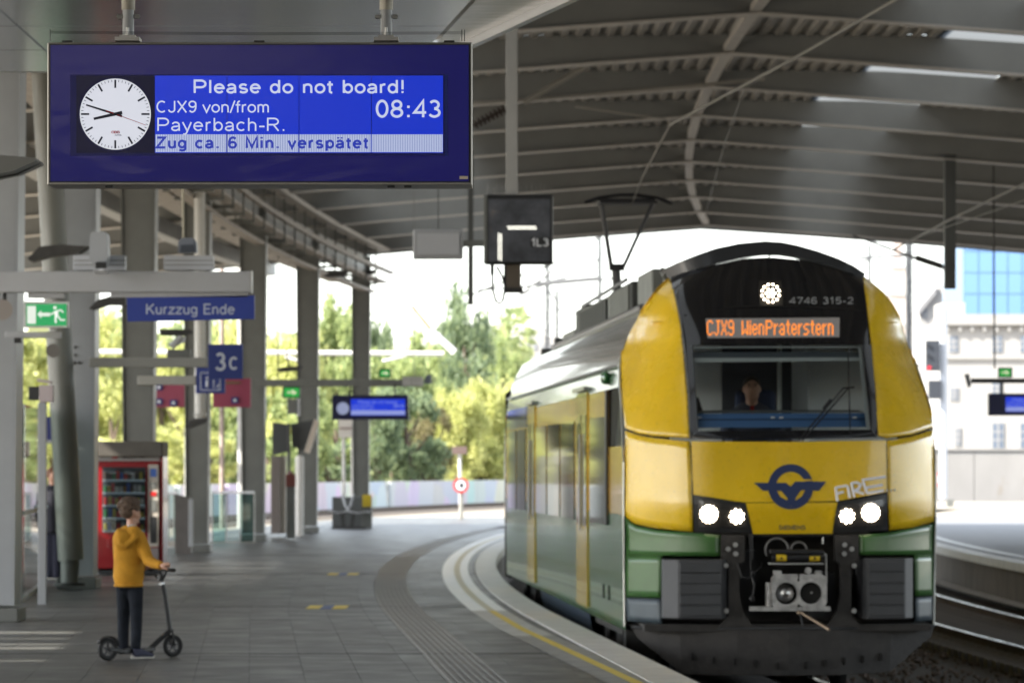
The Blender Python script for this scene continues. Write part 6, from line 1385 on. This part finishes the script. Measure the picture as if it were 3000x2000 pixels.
for px, w_, m_, lab in ((650, 14, mat('pole_rust', (.34, .27, .24), .6, var=.3, vs=3), 'rusty beige pole behind the raspberry boards'), (708, 26, mat('pole_conc', (.40, .40, .39), .7, var=.1), 'thick pale concrete pole behind the raspberry boards'), (545, 10, galv, 'thin pale pole between vending machine and column')):
    t = thing('pole', lab, 'pole', P(px, 1440, 118)); MB().tube([Vector((P(px, 0, 118).x, 118, -.1)), P(px, 700 if px > 600 else 1250, 118)], w_ * 118 / F / 2, 10).build('pole', m_, t, smooth=True)
# graffiti wall along the left-hand track
gw = bpy.data.materials.new('graffiti_wall'); gw.use_nodes = True; nt = gw.node_tree; b = nt.nodes['Principled BSDF']; L = nt.links.new; b.inputs['Roughness'].default_value = .8
tc = nt.nodes.new('ShaderNodeTexCoord'); vo = nt.nodes.new('ShaderNodeTexVoronoi'); vo.inputs['Scale'].default_value = .45; no = nt.nodes.new('ShaderNodeTexNoise'); no.inputs['Scale'].default_value = 1.2; no.inputs['Detail'].default_value = 4
mx = nt.nodes.new('ShaderNodeMix'); mx.data_type = 'RGBA'; mx.blend_type = 'ADD'; mx.inputs[0].default_value = .8; L(tc.outputs['Object'], mx.inputs[6]); L(no.outputs['Color'], mx.inputs[7]); L(mx.outputs[2], vo.inputs['Vector']); L(tc.outputs['Object'], no.inputs['Vector'])
hs = nt.nodes.new('ShaderNodeMix'); hs.data_type = 'RGBA'; hs.inputs[0].default_value = .84; L(vo.outputs['Color'], hs.inputs[6]); hs.inputs[7].default_value = (.52, .53, .55, 1); L(hs.outputs[2], b.inputs['Base Color'])
gwl = thing('graffiti_wall', 'low pale concrete wall with faded graffiti along the far curved track', 'wall', C(-15, 180, 0))
Y = 96
while Y < 300:
    a, b_ = C(-15, Y, 0), C(-15, Y + 3.95, 0); MB().add([Vector((a.x, a.y, -.2)), Vector((b_.x, b_.y, -.2)), Vector((b_.x, b_.y, 1.0)), Vector((a.x, a.y, 1.0))], [(0, 1, 2, 3)]).build('wall_panel', gw, gwl, solid=.15); Y += 4
# right-hand retaining wall, buildings
wallm = mat('white_wall', (.25, .245, .24), .8, var=.12, vs=.4, spots=.35, sps=1.2, spotcol=(.19, .14, .10), stretch=(1, 1, .4))
rw_ = thing('retaining_wall', 'tall stained white wall behind the tracks at the right', 'wall', (24, 225, -.2))
for k in range(11): MB().box(15 + k * 3, 15 + k * 3 + 2.97, 225, 225.4, -.2, 2.45).build('wall_panel', wallm, rw_)
MB().box(14.9, 48, 224.9, 225.5, 2.45, 2.55).build('coping', wallm, rw_)
track_r = track(17.5, 150, 290, .05, 'railway_track', 150, 150.5)
bm_ = mat('facade_white', (.30, .295, .29), .8, var=.05, vs=.3); trimm = mat('facade_trim', (.28, .275, .27), .7); wg = mat('far_glass', (.10, .13, .18), .1)
YF = 400
def far_window(par, x, y, w_, h_, Y_=YF):
    a, b_ = P(x, y + h_, Y_), P(x + w_, y, Y_); f = MB().box(a.x - .12, b_.x + .12, Y_ - .06, Y_ + .05, a.z - .12, b_.z + .12).build('window', trimm, par)
    MB().box(a.x, b_.x, Y_ - .1, Y_ - .04, a.z, b_.z).build('pane', wg, f)
    m = MB().box((a.x + b_.x) / 2 - .06, (a.x + b_.x) / 2 + .06, Y_ - .14, Y_ - .09, a.z, b_.z)
    for k in (1, 2): z_ = a.z + (b_.z - a.z) * k / 3; m.box(a.x, b_.x, Y_ - .13, Y_ - .10, z_ - .05, z_ + .05)
    m.build('frame', trimm, f)
bd = thing('white_building', 'white classical building with cornice at the right edge', 'building', (P(2900, 0, YF).x, YF, -1))
a, b_ = P(2762, 1330, YF), P(3200, 940, YF); MB().box(a.x, b_.x, YF, YF + 20, -1, b_.z).build('facade', bm_, bd)
MB().box(a.x - .4, b_.x, YF - .7, YF + .1, P(0, 952, YF).z, P(0, 932, YF).z).build('cornice', trimm, bd); MB().box(a.x - .2, b_.x, YF - .3, YF + .1, P(0, 1052, YF).z, P(0, 1044, YF).z).build('string_course', trimm, bd)
MB().box(P(2762, 0, YF).x, P(2828, 0, YF).x, YF + .1, YF + 8, P(0, 940, YF).z, P(0, 886, YF).z).build('attic', bm_, bd)
for (x, y, w_, h_) in ((2783, 985, 22, 46), (2907, 985, 28, 46), (2786, 1138, 20, 34), (2908, 1118, 26, 40), (2908, 1240, 32, 72), (2800, 1255, 14, 50), (2990, 985, 28, 46), (2990, 1240, 32, 72), (3070, 985, 28, 46), (3070, 1240, 32, 72)): far_window(bd, x, y, w_, h_)
for k in range(9): x = 2775 + k * 36; m = P(x, 958, YF); MB().box(m.x - .15, m.x + .15, YF - .5, YF, m.z - .4, m.z + .1).build('corbel', trimm, bd)
bg_ = thing('glass_building', 'blue glass building rising behind the white building', 'building', (P(2920, 0, 430).x, 430, 0))
a, b_ = P(2822, 925, 430), P(3200, 700, 430); MB().box(a.x, b_.x, 430, 450, 0, b_.z).build('core', mat('core_blue', (.10, .16, .26), .5), bg_)
gb = mat('curtain_glass', (.12, .24, .46), .06, .2)
cx_ = a.x + .1; i = 0
while cx_ < b_.x - 1:
    w_ = 1.45; zc = P(0, 922, 430).z; j_ = 0
    while zc < b_.z - .5: MB().box(cx_, cx_ + w_ - .08, 429.9, 430, zc, min(b_.z, zc + 2.1) - .08).build('glass_pane', gb, bg_); zc += 2.1
    cx_ += w_
MB().box(a.x - .2, b_.x, 429.6, 429.8, P(0, 925, 430).z - .9, P(0, 920, 430).z).build('balcony_rail', trimm, bg_)
bs = thing('side_building', 'small white building with sloping roof left of the white building', 'building', (P(2725, 0, 460).x, 460, 0))
MB().prism([(P(2690, 0, 460).x, -1), (P(2765, 0, 460).x, -1), (P(2762, 0, 460).x, P(0, 830, 460).z), (P(2740, 0, 460).x, P(0, 850, 460).z), (P(2695, 0, 460).x, P(0, 905, 460).z)], 460, 475).build('facade', bm_, bs)
MB().prism([(P(2690, 0, 460).x, P(0, 905, 460).z), (P(2742, 0, 460).x, P(0, 842, 460).z), (P(2742, 0, 460).x, P(0, 862, 460).z), (P(2690, 0, 460).x, P(0, 925, 460).z)], 459.5, 460.2).build('roof_edge', mat('roof_grey', (.2, .2, .21), .6), bs)
for y in (905, 960, 1020, 1180, 1260): far_window(bs, 2700, y, 14, 26, 460)
cht = thing('church_spire', 'pale pinkish scaffolded spire just right of the cab roof', 'tower', (P(2632, 0, 620).x, 620, 0)); sx = P(2632, 0, 620).x; k_ = 620 / F
spm = mat('spire_stone', (.50, .42, .38), .8, var=.2, vs=.5)
for j_, (y0, y1, w_) in enumerate(((1400, 950, 80), (950, 860, 56), (860, 780, 40), (780, 690, 24), (690, 600, 8))):
    z0, z1 = P(0, y0, 620).z, P(0, y1, 620).z; MB().box(sx - w_ * k_ / 2, sx + w_ * k_ / 2, 620, 620 + w_ * k_, z0, z1).build('stage', spm, cht); MB().box(sx - w_ * k_ * .56, sx + w_ * k_ * .56, 619.8, 620.5 + w_ * k_, z1 - .4, z1).build('ledge', trimm, cht)
fb_ = thing('distant_block', 'hazy pale block behind the trees left of the train roof', 'building', (P(1540, 0, 700).x, 700, 0)); a, b_ = P(1480, 1350, 700), P(1640, 985, 700); MB().box(a.x, b_.x, 700, 720, 0, b_.z).build('wall', bm_, fb_); MB().box(P(1520, 0, 700).x, P(1600, 0, 700).x, 700, 715, b_.z, P(0, 960, 700).z).build('upper_floor', bm_, fb_)
for k in range(6): far_window(fb_, 1492 + k * 24, 1010, 10, 16, 700)

# ------------------------------------------------------------------ trees
def leafmat(name, c1, c2, tr_=.45):
    m = bpy.data.materials.new(name); m.use_nodes = True; nt = m.node_tree; L = nt.links.new; b = nt.nodes['Principled BSDF']; out = nt.nodes['Material Output']
    g = nt.nodes.new('ShaderNodeNewGeometry'); rp = nt.nodes.new('ShaderNodeMix'); rp.data_type = 'RGBA'; L(g.outputs['Random Per Island'], rp.inputs[0]); rp.inputs[6].default_value = (*c1, 1); rp.inputs[7].default_value = (*c2, 1)
    L(rp.outputs[2], b.inputs['Base Color']); b.inputs['Roughness'].default_value = .6
    t = nt.nodes.new('ShaderNodeBsdfTranslucent'); L(rp.outputs[2], t.inputs[0]); x = nt.nodes.new('ShaderNodeMixShader'); x.inputs[0].default_value = tr_; L(b.outputs[0], x.inputs[1]); L(t.outputs[0], x.inputs[2]); L(x.outputs[0], out.inputs[0]); return m
leaf_l = leafmat('leaf_bright', (.42, .46, .16), (.62, .62, .26), .5); leaf_m = leafmat('leaf_green', (.24, .31, .13), (.42, .48, .20), .5); leaf_d = leafmat('leaf_dark', (.15, .21, .13), (.28, .35, .18), .5); leaf_b = leafmat('leaf_brownish', (.17, .14, .08), (.26, .25, .11), .5)
bark = mat('bark', (.10, .075, .055), .9, var=.3)
def crown_mesh(seed, n_cl, n_leaf, shape, ls):
    r_ = random.Random(seed); vs, fs = [], []
    for c in range(n_cl):
        th = r_.uniform(0, 6.283); ph = math.acos(r_.uniform(-1, 1)); q = r_.uniform(.35, 1) ** .6
        z_ = math.cos(ph); taper = 1 if shape == 0 else max(.25, 1 - .65 * (z_ * .5 + .5))
        cx_, cy_, cz_ = q * math.sin(ph) * math.cos(th) * taper, q * math.sin(ph) * math.sin(th) * taper, z_ * q; cr_ = r_.uniform(.12, .27)
        for l in range(n_leaf):
            d = Vector((r_.gauss(0, 1), r_.gauss(0, 1), r_.gauss(0, .8))) * cr_ * .55; p = Vector((cx_, cy_, cz_)) + d
            M = Matrix.Rotation(r_.uniform(0, 6.28), 3, Vector((r_.uniform(-1, 1), r_.uniform(-1, 1), r_.uniform(-1, 1))).normalized()); s_ = ls * r_.uniform(.6, 1.3); i0 = len(vs)
            vs += [p + M @ Vector(v) * s_ for v in ((-1, 0, 0), (0, -.5, 0), (1, 0, .15), (0, .5, 0))]; fs.append((i0, i0 + 1, i0 + 2, i0 + 3))
    me = bpy.data.meshes.new('crown'); me.from_pydata(vs, [], fs); return me
CR = [crown_mesh(1, 70, 150, 0, .055), crown_mesh(2, 80, 140, 0, .055), crown_mesh(3, 80, 150, 1, .05), crown_mesh(4, 50, 140, 0, .07)]
def tree(px, ytop, Y, wpx, lm, var, lab, ybot=1440, off=None):
    top = P(px, ytop, Y); bot = P(px, ybot, Y); wid = wpx * Y / F / 2; hz = (top.z - bot.z) / 2
    base = Vector((top.x, Y, -.2)); t = thing('leafy_tree', lab, 'tree', base, 'trees behind the station')
    me = CR[var]; key = me.name + lm.name
    if key not in CRM: c2 = me.copy(); c2.materials.clear(); c2.materials.append(lm); CRM[key] = c2
    c = link(bpy.data.objects.new('crown', CRM[key])); c.parent = t; c.location = (0, 0, bot.z + hz + .2); c.scale = (wid, wid, hz); c.rotation_euler.z = rnd.uniform(0, 6)
    h_ = bot.z + hz * 1.5; m = MB().tube([base, base + Vector((.1, 0, h_ * .5)), base + Vector((-.1, 0, max(1, h_)))], [.22, .16, .06], 7)
    for k in range(4): a = rnd.uniform(0, 6.28); s_ = base + Vector((0, 0, max(.8, h_ * (.35 + .12 * k)))); m.tube([s_, s_ + Vector((math.cos(a) * wid * .5, math.sin(a) * wid * .5, hz * .5))], [.09, .03], 5)
    m.build('trunk', bark, t); return t
CRM = {}
T = [
 (300, 925, 190, 170, leaf_l, 0, 'bright yellow-green tree seen left of the Kurzzug Ende sign'), (470, 960, 195, 190, leaf_l, 1, 'bright green tree seen below the Kurzzug Ende sign'),
 (650, 860, 215, 150, leaf_m, 1, 'tall green tree showing between the columns right of the hooded camera'), (700, 905, 190, 180, leaf_l, 0, 'yellow-green tree behind the thick concrete pole'),
 (860, 930, 185, 190, leaf_l, 1, 'yellow-green tree right of the dark column above the long arm'), (985, 880, 200, 150, leaf_m, 0, 'green tree between the two farthest columns'),
 (1095, 868, 240, 110, leaf_d, 1, 'dark slender tree rising right of the farthest column'), (1150, 980, 205, 200, leaf_m, 1, 'mid green tree behind the diagonal white tube'),
 (1235, 985, 215, 160, leaf_m, 0, 'mid green tree left of the tall grey-green tree'), (1365, 862, 235, 185, leaf_d, 0, 'tall grey-green tree with rounded crown left of the train'),
 (1478, 1000, 250, 110, leaf_m, 0, 'small pale tree just left of the train roof'), (1420, 1080, 190, 150, leaf_l, 1, 'bright bushy tree close to the train flank'),
 (1190, 1130, 180, 210, leaf_d, 3, 'dark bush above the graffiti wall behind the small display'), (1270, 1180, 176, 110, leaf_b, 3, 'brownish bush with dry branches above the graffiti wall'),
 (1100, 1150, 178, 130, leaf_d, 3, 'dark green bush right of the farthest column'), (1440, 1190, 176, 150, leaf_l, 3, 'bright yellow bush above the round red-ringed sign'), (1340, 1110, 184, 150, leaf_l, 1, 'pale green bush left of the round red-ringed sign'),
 (880, 1130, 170, 180, leaf_m, 3, 'green bush behind the tilted info panels'), (990, 1180, 168, 150, leaf_m, 3, 'green bush behind the wire benches'), (700, 1120, 172, 170, leaf_m, 3, 'green bush behind the glass balustrade'), (540, 1100, 172, 170, leaf_l, 3, 'bright bush behind the waste bin'),
 (330, 1120, 168, 200, leaf_l, 3, 'bright bush behind the vending machine'), (150, 960, 185, 230, leaf_l, 0, 'bright tree glimpsed behind the leaning pillar'), (1525, 1130, 230, 120, leaf_l, 3, 'bright bush hidden behind the train flank'),
 (440, 1250, 160, 160, leaf_l, 3, 'low bright bush between vending machine and bin'), (620, 1270, 160, 130, leaf_l, 3, 'low bright bush behind the white handrail'), (1230, 1300, 165, 140, leaf_d, 3, 'low dark bush directly on the graffiti wall'), (1400, 1300, 165, 160, leaf_l, 3, 'low yellow bush right of the red-ringed sign'), (960, 1290, 160, 150, leaf_d, 3, 'low green bush left of the farthest column'), (790, 1290, 160, 150, leaf_m, 3, 'low green bush behind the grey cabinet'),
]
def behind(px, Y):
    while (px - CX) * Y / F > E(Y) - 13.5 - 2: Y += 2
    while abs((px - CX) * Y / F - (E(Y) - 15)) < 2.5 and (px - CX) * Y / F > E(Y) - 15 - 2.5: Y += 1
    return Y
for (px, yt, Y, wp, lm, va, lab) in T:
    Y = behind(px, Y)
    tree(px, yt, Y, wp * 1.15, lm, va, lab, 1420 if Y > 178 else 1425)
r4 = random.Random(5)
for k in range(9):
    tree(-40 - k * 330, 900 + r4.uniform(-80, 90), 150 - k * 7, 420, [leaf_l, leaf_m, leaf_d][k % 3], k % 2, 'green tree beyond the left edge of the picture, number %s from the columns' % 'one two three four five six seven eight nine'.split()[k], 1440)

# the wood behind: one mass of leaves nobody could count
r5 = random.Random(21); vs = []; fs = []
for i in range(30000):
    px = r5.uniform(-900, 1560); top = 985 + 60 * math.sin(px / 90) + 40 * math.sin(px / 37 + 2); y = top + (1425 - top) * r5.random() ** .8; Yd = 262 + r5.uniform(-5, 8)
    p = P(px, y, Yd); M = Matrix.Rotation(r5.uniform(0, 6.28), 3, Vector((r5.uniform(-1, 1), r5.uniform(-1, 1), r5.uniform(-1, 1))).normalized()); s_ = r5.uniform(.22, .5); i0 = len(vs)
    vs += [p + M @ Vector(v) * s_ for v in ((-1, 0, 0), (0, -.6, 0), (1, 0, .15), (0, .6, 0))]; fs.append((i0, i0 + 1, i0 + 2, i0 + 3))
wd = MB().add(vs, fs).build('wood', leafmat('leaf_far', (.22, .28, .12), (.40, .44, .20), .5)); wd['kind'] = 'stuff'; tag(wd, 'pale green wood filling the background behind the single trees', 'wood')
